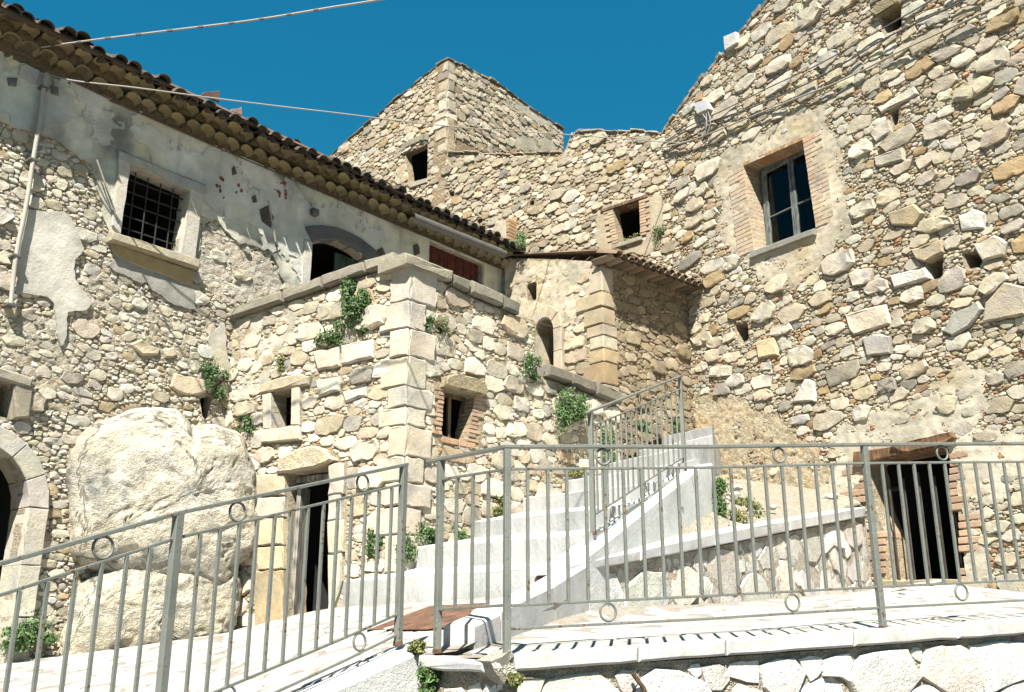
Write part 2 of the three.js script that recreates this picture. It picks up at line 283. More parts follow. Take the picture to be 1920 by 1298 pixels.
function stoneGeo(st, tones, local, proud) {
  const { u, v, P, c } = st, K = P.length, size = Math.sqrt(st.area), h = (proud ?? 1) * clamp(size * 0.13, 0.016, 0.042) * rr(0.65, 1.4), s = rr(0, 90);
  const tu = rr(-1, 1) * 0.07, tv = rr(-0.12, 0.05), base = local ? [0, 0] : [u, v], big = size > 0.1;
  const rings = big ? [[1.02, -0.05], [0.995, h * 0.5], [0.955, h * 0.92], [0.7, h * 1.0]] : [[1.03, -0.03], [0.95, h * 0.6], [0.66, h]];
  const pos = [], idx = [], col = [], uv = [], c0 = tone(c.tone ?? tones).map(x => x * ALB), uo = rr(0, 9), vo = rr(0, 9);
  const put = (x, y, w, k) => { pos.push(base[0] + x, base[1] + y, w); uv.push(x + uo, y + vo); const f = 1 + 0.22 * noise(x * 9 + s, y * 9, s) + k; col.push(c0[0] * f, c0[1] * f * 0.995, c0[2] * f * 0.985); };
  rings.forEach(([f, w], r) => P.forEach(p => { const x = (p[0] - u) * f, y = (p[1] - v) * f, nz = r ? noise(x * 11 + s, y * 11, s * 0.3) * h * 0.55 : 0; put(x, y, w + nz + (r ? (x * tu + y * tv) : 0), 0); }));
  put(rr(-0.1, 0.1) * size, rr(-0.1, 0.1) * size, h * rr(0.9, 1.15), 0);
  for (let r = 0; r + 1 < rings.length; r++) for (let i = 0; i < K; i++) { const a = r * K + i, b = r * K + (i + 1) % K; idx.push(a, b, b + K, a, b + K, a + K); }
  const o = (rings.length - 1) * K; for (let i = 0; i < K; i++) idx.push(o + i, o + (i + 1) % K, rings.length * K);
  return toCreasedNormals(geom(pos, idx, uv, col), 0.42);
}
const CLASSES = (a0, k = 1, a = a0 * 0.8) => [
  { rx: [0.2 * a, 0.3 * a], asp: [1.6, 2.6], n: 300 * k, k: 13, joint: 0.02, box: 5.5 },
  { rx: [0.13 * a, 0.2 * a], asp: [1.4, 2.6], n: 2000 * k, k: 12, joint: 0.018, box: 5 },
  { rx: [0.08 * a, 0.13 * a], asp: [1.4, 2.8], n: 9000 * k, k: 11, joint: 0.015 },
  { rx: [0.05 * a, 0.085 * a], asp: [1.2, 3], n: 26000 * k, k: 9, joint: 0.011 },
  { rx: [0.028, 0.055], asp: [1.2, 3.4], n: 60000 * k, k: 7, joint: 0.008, tone: 'chip', rot: 0.5 },
];
const onScreen = p => { const r = p.clone().applyMatrix4(viewM); const x = r.x / -r.z * FOCAL + W / 2, y = H / 2 - r.y / -r.z * FOCAL; return r.z < 0 && x > -40 && x < W + 40 && y > -40 && y < H + 40; };
camera.updateMatrixWorld(true); const viewM = camera.matrixWorldInverse.copy(camera.matrixWorld).invert();
/* masonry wall: core with openings, plaster sheets, stones. o: {F, owner, poly, holes, thick, tones, mortar, classes, plaster:[{poly, w, color, rough}], keep(u, v), many} */
function masonry(o) {
  const { F, owner, poly } = o, holes = o.holes ?? [], B = bounds(poly, 0.1), plas = o.plaster ?? [];
  const hole = (u, v) => { let m = -1e9; for (const h of holes) m = Math.max(m, sd(h, u, v)); return m; };
  const edge = (p, u, v) => sd(p.poly, u, v) + (p.rough ?? 0.1) * (fbm(u * 2.2 + 9, v * 2.2, 1, 4) * 1.3 + 0.3 * noise(u * 14, v * 14));
  const mc = o.mortar ?? [0.5, 0.42, 0.29], patch = o.patch ?? 0.3;
  const core = sheet((u, v) => Math.min(sd(poly, u, v) + (o.ragged ?? 0) * fbm(u * 3, v * 3, 2, 3), -hole(u, v)), B, o.res ?? 0.06,
    (u, v) => (o.flush ?? 0.007) + (o.lump ?? 1.3) * (0.014 * fbm(u * 5, v * 5) + 0.009 * noise(u * 13, v * 13)), o.thick ?? 0.42,
    (u, v) => { const f = 1 + patch * fbm(u * 0.9, v * 0.9, 4, 3) + 0.12 * noise(u * 7, v * 7); return mc.map((x, i) => ALB * x * f * (1 + [0.04, 0, -0.05][i] * noise(u * 2, v * 2, 8))); });
  F.add('wall', core, M.mortar, owner);
  plas.forEach((p, i) => {
    const f = (u, v) => Math.min(edge(p, u, v), -hole(u, v) - 0.004, sd(poly, u, v) - 0.004), pc = p.color;
    const g = sheet(f, bounds(p.poly, 0.3), p.res ?? 0.04, (u, v) => p.w + (p.lump ?? 0.01) * fbm(u * 1.7, v * 1.7, 3) + (p.lump ?? 0.01) * 0.4 * noise(u * 8, v * 8) + (p.pit ?? 0) * (noise(u * 16, v * 16) - Math.max(0, noise(u * 9 + 40, v * 13)) * 2), 0.07,
      (u, v) => { const d = smooth(0, 0.18, edge(p, u, v)), f2 = (1 + 0.24 * fbm(u * 1.1, v * 0.8, 6 + i, 4) + 0.07 * noise(u * 9, v * 9)) * (0.88 + 0.12 * d), gr = clamp(smooth(-0.05, 0.3, fbm(u * 1.3 + 4, v * 0.9, 21, 5)) + 0.5 * smooth(0.1, 0.35, fbm(u * 5 + 4, v * 0.8, 41, 4)), 0, 1) * (p.grey ?? 0.3), ye = smooth(0.05, 0.3, fbm(u * 0.8, v * 0.8 + 30, 61, 4)); return pc.map((x, k) => ALB * lerp(x, [0.24, 0.24, 0.22][k], gr) * f2 * (1 - ye * [0, 0.06, 0.2][k])); });
    const m = F.add('plaster', g, p.mat ?? M.plaster, owner); if (p.label) m.userData.label = p.label;
  });
  for (const [pts, c] of o.seed ?? []) { const q = F.q(pts); F.add('stone', tint(prism(q, -0.1, rr(0.045, 0.07), 0.022, 0.012), vary(c, 0.06)), M.stone, owner); }
  const clearZones = [...(o.clear ?? []), ...(o.seed ?? []).map(([pts]) => F.q(pts))];
  const keep = o.keep ?? (() => true), vis = o.view ?? B;
  const st = pack((u, v) => sd(poly, u, v) > (o.margin ?? 0.02) && hole(u, v) < -0.015 && !clearZones.some(c => sd(c, u, v) > -0.008) && !plas.some(p => edge(p, u, v) > 0.04 && !(p.show && noise(u * 3.1 + 60, v * 4.3) > 0.42 - p.show)), vis, o.classes ?? CLASSES(1), o.g ?? 0.0125, o.joint ?? 1)
    .filter(s => keep(s.u, s.v, s) );
  const scored = st.map(s => ({ s, k: onScreen(F.world(s.u, s.v)) ? s.area / F.depth(s.u) ** 2 : 0 })).sort((a, b) => b.k - a.k);
  const many = (o.many ?? 300) - (o.seed?.length ?? 0), rest = [];
  scored.forEach(({ s, k }, i) => {
    if (i < many && k > 0 && s.area > 0.004) { const m = F.add('stone', stoneGeo(s, o.tones ?? 'warm', true, o.proud), M.stone, owner); m.position.copy(F.world(s.u, s.v)).sub(owner.position); }
    else rest.push(stoneGeo(s, o.tones ?? 'warm', false, o.proud));
  });
  if (rest.length) { const m = F.add('rubble', join(rest), M.stone, owner); m.userData.kind = 'stuff'; }
  return { count: st.length, edge };
}
const tint = (g, kind) => paint(g, typeof kind === 'string' ? tone(kind) : kind);
const vary = (c, k = 0.12) => { const f = rr(1 - k, 1 + k); return c.map(x => x * f * rr(0.97, 1.03)); };

// ------------------------------------------------------------------ facades (x right, metres ahead, azimuth)
const CX = -1.27, CD = 11.3;
const FL = new Facade(-3.895, 12.94, 40);           // left house
const FBL = new Facade(CX, CD, 122);                // terrace block, left face
const FBR = new Facade(CX, CD, 42);                 // terrace block, right face
const FA = new Facade(1.53, 15.5, 136);             // arch house front
const FS = new Facade(1.53, 15.5, 46);              // arch house, shaded side
const FB = new Facade(3.1, 17.5, 130);              // tall rear house
const FR = new Facade(5.6, 13.5, 148);              // right house
const quad = (F, a) => F.q(a);
const SLATE = [0.3, 0.3, 0.29];

//@@LEFT_HOUSE
{
  const base = FL.world(0, 1.4, 0), T = thing('stone_house', base, 'long two storey stone house with peeling grey plaster and a tiled eave', 'house');
  const top = u => 1.6 + 6.76 + (u < -1 ? 0.03 * (-1 - u) : 0), uL = -6.6, uR = FL.uv(938, 480)[0];
  const poly = [[uL, -1.2], [uR, -1.2], [uR, top(uR)], [0, top(0)], [-1, top(-1)], [uL, top(uL)]];
  // openings
  const w1 = quad(FL, [[238, 307], [352, 355], [331, 479], [218, 441]]);
  const doorL = FL.uv(577, 500)[0], doorR = FL.uv(693, 500)[0], dTop = FL.uv(578, 456)[1] + 0.12, dSill = 1.6 + 3.6;
  const seg = (ua, ub, v, rise, n = 8) => Array.from({ length: n + 1 }, (_, i) => { const t = i / n; return [lerp(ua, ub, t), v + rise * (1 - (2 * t - 1) ** 2)]; });
  const w2 = [[doorL, dSill], [doorR, dSill], ...seg(doorR, doorL, dTop - 0.12, 0.2)];
  const rL = FL.uv(800, 500)[0], rR = FL.uv(903, 520)[0], w3 = [[rL, dSill], [rR, dSill], [rR, top(0) - 0.06], [rL, top(0) - 0.06]];
  const w4 = quad(FL, [[-40, 700], [19, 722], [17, 786], [-40, 770]]);
  // ground-floor arch, half outside the frame
  const aR = FL.uv(46, 950)[0], aSpring = FL.uv(46, 952)[1], aRad = 0.68, aC = aR - aRad, aBase = -0.2;
  const arc = (r, a0, a1, n) => Array.from({ length: n + 1 }, (_, i) => { const a = lerp(a0, a1, i / n); return [aC + r * Math.cos(a), aSpring + r * 0.98 * Math.sin(a)]; });
  const w5 = [[aC - aRad, aBase - 0.6], [aR, aBase - 0.6], ...arc(aRad, 0, Math.PI, 14)];
  const grey = [0.9, 0.86, 0.72], cream = [0.64, 0.59, 0.49];
  const upper = quad(FL, [[-80, 20], [0, 66], [393, 258], [770, 425], [938, 470], [938, 600], [700, 580], [590, 560], [548, 545], [520, 520], [507, 478], [470, 462], [445, 455], [425, 440], [400, 415], [372, 408], [366, 470], [362, 505], [205, 452], [190, 400], [180, 340], [165, 306], [130, 285], [90, 262], [50, 246], [0, 234], [-80, 215]]);
  const lit = quad(FL, [[40, 398], [118, 396], [138, 430], [154, 472], [138, 492], [142, 528], [166, 566], [160, 585], [124, 588], [112, 650], [94, 572], [84, 558], [24, 552], [30, 480]]);
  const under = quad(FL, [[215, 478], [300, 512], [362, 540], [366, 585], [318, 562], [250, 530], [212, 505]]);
  const strip = quad(FL, [[382, 640], [418, 600], [424, 700], [402, 690]]);
  const flatZone = quad(FL, [[20, 700], [150, 730], [260, 770], [240, 900], [60, 1120], [20, 900]]);
  masonry({
    F: FL, owner: T, poly, holes: [w1, w2, w3, w4, w5, quad(FL, [[374, 748], [397, 740], [394, 786], [380, 788]])], tones: 'house',
    seed: [[[[316, 726], [325, 701], [386, 714], [399, 732], [370, 743], [344, 742]], [0.78, 0.66, 0.48]], [[[242, 648], [262, 636], [296, 655], [294, 668], [262, 668]], [0.66, 0.58, 0.42]], [[[300, 655], [322, 652], [330, 668], [306, 674]], [0.66, 0.57, 0.42]]], mortar: [0.68, 0.63, 0.52], proud: 1.6, patch: 0.4, thick: 0.19, lump: 3, res: 0.045,
    plaster: [
      { poly: upper, w: 0.055, color: grey, rough: 0.11, grey: 0.85, lump: 0.02, label: 'large sheet of grey weathered plaster under the eave' },
      { poly: quad(FL, [[150, 175], [330, 255], [480, 320], [620, 385], [700, 430], [690, 520], [560, 520], [470, 440], [380, 390], [300, 300], [200, 250]]), w: 0.068, color: [0.9, 0.88, 0.8], rough: 0.75, grey: 0.4, lump: 0.012 },
      { poly: quad(FL, [[-40, 100], [80, 150], [150, 220], [110, 255], [-40, 215]]), w: 0.068, color: [0.8, 0.8, 0.74], rough: 0.6, grey: 0.5, lump: 0.012 },
      { poly: lit, w: 0.06, color: [0.76, 0.72, 0.63], rough: 0.06, grey: 0.05, label: 'cream plaster patch left below the grilled window' },
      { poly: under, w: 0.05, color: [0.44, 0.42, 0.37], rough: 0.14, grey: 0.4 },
      { poly: quad(FL, [[150, 478], [215, 500], [260, 560], [400, 600], [420, 660], [380, 720], [300, 690], [200, 650], [150, 600]]), w: 0.02, color: [0.84, 0.8, 0.7], rough: 0.35, lump: 0.022, pit: 0.013, res: 0.025, grey: 0.25, mat: M.mortar, show: 0.7 },
      { poly: quad(FL, [[370, 420], [430, 450], [520, 500], [545, 545], [440, 580], [400, 570], [368, 500]]), w: 0.03, color: [0.9, 0.87, 0.79], rough: 0.25, lump: 0.022, pit: 0.012, res: 0.025, grey: 0.25, mat: M.mortar, show: 0.55 },
      { poly: quad(FL, [[-20, 560], [60, 570], [130, 640], [170, 720], [90, 735], [-20, 700]]), w: 0.02, color: [0.82, 0.78, 0.66], rough: 0.3, lump: 0.022, pit: 0.013, res: 0.025, grey: 0.25, mat: M.mortar, show: 0.7 },
      { poly: strip, w: 0.05, color: [0.7, 0.66, 0.56], rough: 0.12, grey: 0.1 }],
    classes: [
      { rx: [0.09, 0.17], asp: [2.4, 4.6], n: 900, k: 11, joint: 0.008, box: 8, rot: 0.25, grow: 1.2, where: (u, v) => sd(flatZone, u, v) > 0 },
      { rx: [0.15, 0.22], asp: [1.4, 2], n: 20, k: 12, joint: 0.02, box: 4, grow: 1.2 },
      { rx: [0.09, 0.14], asp: [1.2, 2.2], n: 170, k: 11, joint: 0.016, box: 4, grow: 1.25, where: (u, v) => fbm(u * 0.7, v * 0.7, 30) > -0.1 },
      { rx: [0.055, 0.09], asp: [1.2, 2.4], n: 2200, k: 10, joint: 0.014, box: 3.5, grow: 1.3 },
      { rx: [0.035, 0.06], asp: [1.2, 2.8], n: 22000, k: 8, joint: 0.01, grow: 1.3 },
      { rx: [0.02, 0.038], asp: [1, 2.6], n: 60000, k: 7, joint: 0.006 }],
    view: [FL.uv(-120, 600)[0], FL.uv(600, 700)[0], 1.2, 1.6 + 6.2],
  });
  { const r = bounds(quad(FL, [[374, 748], [397, 740], [394, 786], [380, 788]])); FL.add('wall_hole', room(r[0], r[1], r[2], r[3], -0.18, 0.6), M.dark, T); }
  // grilled window: surround, sill, lintel, bars
  {
    const r = bounds(w1), win = FL.add('window', prism(quad(FL, [[203, 425], [217, 292], [240, 304], [220, 444]]), -0.17, 0.09), M.dressed, T);
    mesh('jamb', tint(prism(quad(FL, [[352, 353], [375, 362], [360, 492], [331, 480]]), -0.17, 0.09), [0.72, 0.68, 0.59]), M.dressed, win); mesh('lintel', tint(prism(quad(FL, [[216, 286], [380, 352], [376, 372], [238, 312], [214, 304]]), -0.17, 0.1), [0.6, 0.58, 0.51]), M.dressed, win);
    tint(win.geometry, [0.74, 0.7, 0.61]); win.userData.label = 'window with stone surround and iron grille';
    const sill = mesh('sill', tint(prism(quad(FL, [[198, 440], [362, 492], [361, 508], [197, 455]]), -0.3, 0.17), [0.56, 0.5, 0.36]), M.dressed, win);
    mesh('corbel', tint(prism(quad(FL, [[204, 455], [359, 508], [357, 540], [208, 482]]), -0.1, 0.06, 0.02, 0.01), [0.5, 0.4, 0.22]), M.dressed, win);
    const bars = []; const [u0, u1, v0, v1] = r;
    for (let i = 1; i < 5; i++) mesh('grille_bar', bar(new THREE.Vector3(lerp(u0, u1, i / 5), v0 - 0.02, -0.06), new THREE.Vector3(lerp(u0, u1, i / 5), v1 + 0.02, -0.06), 0.016), M.ironDark, win);
    for (let i = 1; i < 6; i++) mesh('grille_bar', bar(new THREE.Vector3(u0 - 0.02, lerp(v0, v1, i / 6), -0.075), new THREE.Vector3(u1 + 0.02, lerp(v0, v1, i / 6), -0.075), 0.018), M.ironDark, win);
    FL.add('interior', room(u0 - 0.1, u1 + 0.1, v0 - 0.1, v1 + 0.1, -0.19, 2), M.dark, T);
  }
  // balcony door with arched stone head
  {
    const jw = 0.16, headV = dTop - 0.12, parts = [prism([[doorL - jw, dSill], [doorL, dSill], [doorL, headV], [doorL - jw, headV]], -0.17, 0.09), prism([[doorR, dSill], [doorR + jw, dSill], [doorR + jw, headV], [doorR, headV]], -0.17, 0.09)];
    const d = FL.add('door', tint(parts[0], [0.72, 0.7, 0.64]), M.dressed, T); mesh('jamb', tint(parts[1], [0.72, 0.7, 0.64]), M.dressed, d); d.userData.label = 'balcony door under a dark arched stone head';
    const lo = seg(doorL, doorR, headV, 0.2, 10), hi = seg(doorL - jw, doorR + jw, headV + 0.2, 0.2, 10);
    mesh('arch_head', tint(prism([...lo, ...hi.reverse()], -0.17, 0.11), [0.17, 0.17, 0.17]), M.dressed, d);
    for (const s of [0, 1]) { const a = lerp(doorL, doorR, s * 0.5) + 0.01, b = lerp(doorL, doorR, s * 0.5 + 0.5) - 0.01; if (s) mesh('door_leaf', box(a, b, dSill, headV + 0.1, -0.18, -0.15), M.woodGreen, d); }
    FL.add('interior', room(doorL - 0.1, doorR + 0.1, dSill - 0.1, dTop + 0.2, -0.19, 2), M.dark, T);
    const knob = FL.uv(582, 402); FL.add('wall_lamp_bracket', box(knob[0] - 0.07, knob[0] + 0.06, knob[1] - 0.06, knob[1] + 0.06, 0.03, 0.16, 0.03), M.zinc, T);
  }
  // red metal door below the eave
  {
    const n = 7, d = FL.add('door', box(rL, rR, dSill, top(0) - 0.04, -0.13, -0.1), M.redDoor, T); d.userData.label = 'dark red boarded door below the eave';
    for (let i = 0; i < n; i++) mesh('board', box(lerp(rL, rR, i / n) + 0.006, lerp(rL, rR, (i + 1) / n) - 0.006, dSill, top(0) - 0.06, -0.101, -0.085 + rr(-0.004, 0.004), 0.004), M.redDoor, d);
  }
  // small ground-floor window at the edge of the frame
  {
    const f = FL.add('window', tint(prism(quad(FL, [[19, 722], [30, 712], [56, 730], [48, 785], [17, 788]]), -0.3, 0.1, 0.02), [0.4, 0.36, 0.28]), M.dressed, T);
    mesh('lintel', tint(prism(quad(FL, [[-45, 682], [55, 712], [50, 730], [19, 722], [-45, 702]]), -0.3, 0.12, 0.02), [0.46, 0.42, 0.33]), M.dressed, f);
    const r = bounds(w4); FL.add('interior', room(r[0] - 0.1, r[1] + 0.1, r[2] - 0.1, r[3] + 0.1, -0.19, 1.5), M.dark, T);
  }
  // round-arched doorway: voussoirs and jamb blocks
  {
    const ring = 0.23, nV = 7;
    for (let i = 0; i < nV; i++) {
      const a0 = Math.PI * i / nV + 0.004, a1 = Math.PI * (i + 1) / nV - 0.004;
      FL.add('voussoir', tint(prism([...arc(aRad, a0, a1, 2), ...arc(aRad + ring, a0, a1, 2).reverse()], -0.35, 0.1 + rr(0, 0.008), 0.009), vary([0.68, 0.65, 0.56], 0.06)), M.dressed, T);
    }
    let v = aSpring - 0.01; for (const h of [0.62, 0.55, 0.7]) { FL.add('jamb_block', tint(prism([[aR, v - h], [aR + ring, v - h], [aR + ring, v], [aR, v]], -0.35, 0.1 + rr(0, 0.008), 0.009), vary([0.68, 0.64, 0.53], 0.06)), M.dressed, T); v -= h + 0.008; }
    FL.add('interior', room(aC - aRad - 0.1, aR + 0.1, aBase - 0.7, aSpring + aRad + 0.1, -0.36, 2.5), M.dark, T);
  }
  // eave: three corbelled courses of barrel tiles under the roof tiles
  {
    const half = (len, r0, r1, up, seg2 = 7) => {      // barrel tile: tapered half pipe along +z, hollow side down when up
      const pos = [], idx = [], t = 0.014;
      for (const [z, r] of [[0, r0], [len, r1]]) for (const rad of [r, r - t]) for (let i = 0; i <= seg2; i++) { const a = Math.PI * i / seg2; pos.push(Math.cos(a) * rad, Math.sin(a) * rad * (up ? 1 : -1) * 0.85, z); }
      const n = seg2 + 1, A = 0, B = n, C = 2 * n, Dd = 3 * n;
      for (let i = 0; i < seg2; i++) { idx.push(A + i, C + i, C + i + 1, A + i, C + i + 1, A + i + 1, B + i, Dd + i + 1, Dd + i, B + i, B + i + 1, Dd + i + 1, C + i, Dd + i, Dd + i + 1, C + i, Dd + i + 1, C + i + 1, A + i, A + i + 1, B + i + 1, A + i, B + i + 1, B + i); }
      return plainUV(toCreasedNormals(geom(pos, idx), 0.7));
    };
    const sp = 0.222, u0 = FL.uv(-30, 60)[0] - 0.2, lichen = [[0.5, 0.42, 0.22], [0.42, 0.36, 0.2], [0.36, 0.31, 0.18], [0.5, 0.41, 0.25]], dark = [[0.08, 0.07, 0.055], [0.11, 0.09, 0.07], [0.06, 0.055, 0.045], [0.16, 0.11, 0.08], [0.1, 0.085, 0.065]];
    const downs = [0, 1, 2].map(k => half(0.46, 0.1, 0.11 + 0.004 * k, true, 10)), DN = [0].map(() => half(0.5, 0.102, 0.108, false, 8)), ups = [0, 1, 2].map(() => half(0.5, 0.1, 0.09, true, 8));
    const colored = (g, cs) => cs.map(c => { const k = g.clone(); return paint(k, c); });
    const LD = downs.flatMap(g => colored(g, lichen)), DU = ups.flatMap(g => colored(g, dark)), DD = DN.flatMap(g => colored(g, dark));
    const slope = 0.33, N = Math.floor((uR - u0) / sp) + 1;
    const bed = [];
    for (let i = 0; i < N; i++) {
      const u = u0 + i * sp, tv = top(u) - 0.02, hide = u > rL - 0.1 && false;
      for (let r = 0; r < 2; r++) {                      // round undersides of the corbelled courses
        const m = FL.add('eave_tile', pick(LD), M.tile, T);
        const uu = u + (r % 2 ? sp / 2 : 0) + rr(-0.012, 0.012), out = 0.2 + r * 0.17 + rr(-0.02, 0.02), vv = tv + 0.025 + r * 0.145 + rr(-0.008, 0.008);
        m.position.copy(FL.world(uu, vv, out - 0.4)).sub(T.position); m.rotation.set(0, FL.turn + rr(-0.05, 0.05), 0); m.rotateX(rr(-0.03, 0.05)); m.scale.set(rr(0.96, 1.06), rr(1.05, 1.3), 1);
      }
      const m = FL.add('roof_tile', pick(DU), M.tile, T), uu = u + rr(-0.02, 0.02); m.position.copy(FL.world(uu, tv + 0.37 + rr(-0.015, 0.03), 0.14)).sub(T.position); m.rotation.set(0, FL.turn + rr(-0.09, 0.09), 0); m.rotateX(slope + rr(-0.08, 0.08)); m.scale.setScalar(rr(0.98, 1.1));
      const m2 = FL.add('roof_tile', pick(DD), M.tile, T); m2.position.copy(FL.world(u + sp / 2, tv + 0.43 + rr(-0.01, 0.03), 0.08)).sub(T.position); m2.rotation.set(0, FL.turn + rr(-0.06, 0.06), 0); m2.rotateX(slope + rr(-0.06, 0.06));
    }
    const back = [];
    for (let i = 0; i < N; i++) for (let r = 1; r < 4; r++) { const g = flat(pick(DU)).clone(), w = 0.14 - r * 0.4 + rr(-0.05, 0.05); g.rotateX(slope + rr(-0.1, 0.1)); g.rotateY(rr(-0.12, 0.12)); g.translate(u0 + i * sp + rr(-0.03, 0.03), top(u0 + i * sp) - 0.02 + 0.43 + (r * 0.4 + 0.02) * Math.tan(slope) + rr(-0.02, 0.06), w); back.push(g); }
    const rf = FL.add('roof_covering', join(back), M.tile, T); rf.userData.kind = 'stuff';
    // mortar bed behind the tile courses and the roof slab
    FL.add('eave_bed', tint(join([box(u0 - 0.3, uR + 0.05, top(0) - 0.03, top(0) + 0.015, -0.3, 0.062, 0.004), box(u0 - 0.3, uR + 0.05, top(0) + 0.012, top(0) + 0.15, -0.3, 0.08, 0.004), box(u0 - 0.3, uR + 0.05, top(0) + 0.148, top(0) + 0.34, -0.3, 0.24, 0.004)]), [0.33, 0.28, 0.17]), M.mortar, T);
    const rp = [[0.58, 0.31], [-4.5, 0.36 + 4.8 * Math.tan(slope)]], roof = [];
    const tv = top(0) - 0.02, P = [[u0 - 0.3, tv + rp[0][1], rp[0][0]], [uR + 0.05, tv + rp[0][1], rp[0][0]], [uR + 0.05, tv + rp[1][1], rp[1][0]], [u0 - 0.3, tv + rp[1][1], rp[1][0]]];
    const Pl = P.map(p => [p[0], p[1] - 0.06, p[2]]);
    FL.add('roof', tint(plainUV(flat(geom([...P, ...Pl].flat(), [0, 1, 2, 0, 2, 3, 4, 6, 5, 4, 7, 6, 0, 4, 5, 0, 5, 1, 1, 5, 6, 1, 6, 2, 2, 6, 7, 2, 7, 3, 3, 7, 4, 3, 4, 0]))), [0.14, 0.1, 0.07]), M.tile, T);
    FL.add('end_wall', tint(box(uR - 0.4, uR, -1.2, tv + 0.25, -4.4, -0.2, 0.01), [0.5, 0.45, 0.36]), M.mortar, T);
    FL.add('back_wall', tint(box(uL, uR, -1.2, tv + 1.8, -4.8, -4.42, 0.01), [0.5, 0.45, 0.36]), M.mortar, T);
    // stretch of metal gutter
    const ga = FL.uv(772, 408, 0.52), gb = FL.uv(944, 477, 0.52);
    const gp = new THREE.CylinderGeometry(0.085, 0.085, Math.hypot(gb[0] - ga[0], gb[1] - ga[1]), 12, 1, true, 0, Math.PI); gp.rotateZ(Math.PI / 2); gp.rotateX(Math.PI / 2 + 0.1);
    gp.rotateZ(Math.atan2(gb[1] - ga[1], gb[0] - ga[0])); gp.translate((ga[0] + gb[0]) / 2, (ga[1] + gb[1]) / 2, 0.52);
    const z = M.zinc.clone(); z.side = THREE.DoubleSide; FL.add('gutter', plainUV(gp), z, T);
    // two broken tiles standing up on the roof edge
    for (const [px, py, c, s] of [[395, 178, [0.2, 0.11, 0.08], 0.28], [442, 208, [0.5, 0.34, 0.28], 0.2]]) { const p = FL.uv(px, py, 0.25); const m = FL.add('broken_tile', tint(prism([[0, 0], [s, 0.02], [s * 0.9, s * 0.7], [s * 0.75, s * 0.55], [s * 0.1, s * 0.2]], -0.02, 0.02, 0.004), c), M.tile, T); m.position.copy(FL.world(p[0] - s / 2, p[1] - s * 0.25, 0.25)).sub(T.position); }
  }
  // conduit, plates and thin wire on the plaster
  {
    const c = [[88, 138], [82, 165], [75, 220], [62, 300], [48, 390], [30, 480], [20, 572]].map(([a, b]) => { const p = FL.uv(a, b, 0.13); return new THREE.Vector3(p[0], p[1], 0.13); });
    const pipe = FL.add('conduit', tube(c, 0.028, 40, 8), M.pvc, T);
    for (const k of [1, 3, 5, 6]) mesh('pipe_clip', box(c[k].x - 0.05, c[k].x + 0.05, c[k].y - 0.015, c[k].y + 0.015, 0.03, 0.165, 0.005), M.zinc, pipe);
    FL.add('wall_plate', tint(prism(quad(FL, [[31, 128], [42, 124], [68, 137], [64, 162], [52, 160], [28, 145]]), 0.03, 0.085, 0.006), [0.62, 0.63, 0.62]), M.dressed, T);
    FL.add('pulley', prism(quad(FL, [[88, 165], [103, 168], [104, 184], [92, 180]]), 0.03, 0.1, 0.02), M.zinc, T);
    FL.add('pulley', prism(quad(FL, [[8, 150], [26, 150], [25, 166], [10, 164]]), 0.03, 0.1, 0.02), M.zinc, T);
    const wp = []; for (let i = 0; i <= 12; i++) { const u = lerp(FL.uv(20, 90)[0], FL.uv(930, 480)[0], i / 12); wp.push(new THREE.Vector3(u, top(u) - 0.05 + rr(-0.008, 0.008), 0.09)); }
    FL.add('eave_wire', tube(wp, 0.009, 60, 5), M.cableDark, T);
    // holes where plaster fell off, red paint traces and rods
    for (const pts of [[[481, 395], [497, 388], [508, 410], [503, 430], [486, 418]], [[700, 470], [712, 466], [718, 480], [706, 485]], [[428, 318], [435, 314], [440, 328], [431, 332]], [[770, 462], [778, 458], [782, 478], [772, 482]], [[465, 372], [474, 369], [477, 381], [469, 383]]]) FL.add('bare_patch', tint(prism(quad(FL, pts), 0.03, 0.078, 0.004, 0.012), [0.2, 0.19, 0.17]), M.mortar, T);
    for (let i = 0; i < 22; i++) { const [cx, cy] = pick([[411, 345], [445, 355], [429, 323], [520, 365], [408, 362], [522, 358]]), p = FL.uv(cx + rr(-12, 12), cy + rr(-12, 12)), s = rr(0.008, 0.03); FL.add('paint_fleck', tint(prism(Array.from({ length: 7 }, (_, k) => [p[0] + Math.cos(k * 0.9) * s * rr(0.5, 1), p[1] + Math.sin(k * 0.9) * s * rr(0.6, 1.5)]), 0.04, 0.086, 0.001, 0.002), vary([0.35, 0.09, 0.07])), M.plaster, T); }
    for (const [a, b] of [[[181, 300], [220, 402]], [[503, 375], [520, 452]]]) { const A = FL.uv(...a, 0.16), B = FL.uv(...b, 0.16); FL.add('rod', bar(new THREE.Vector3(...A, 0.16), new THREE.Vector3(...B, 0.12), 0.02), M.pvc, T); }
  }
}
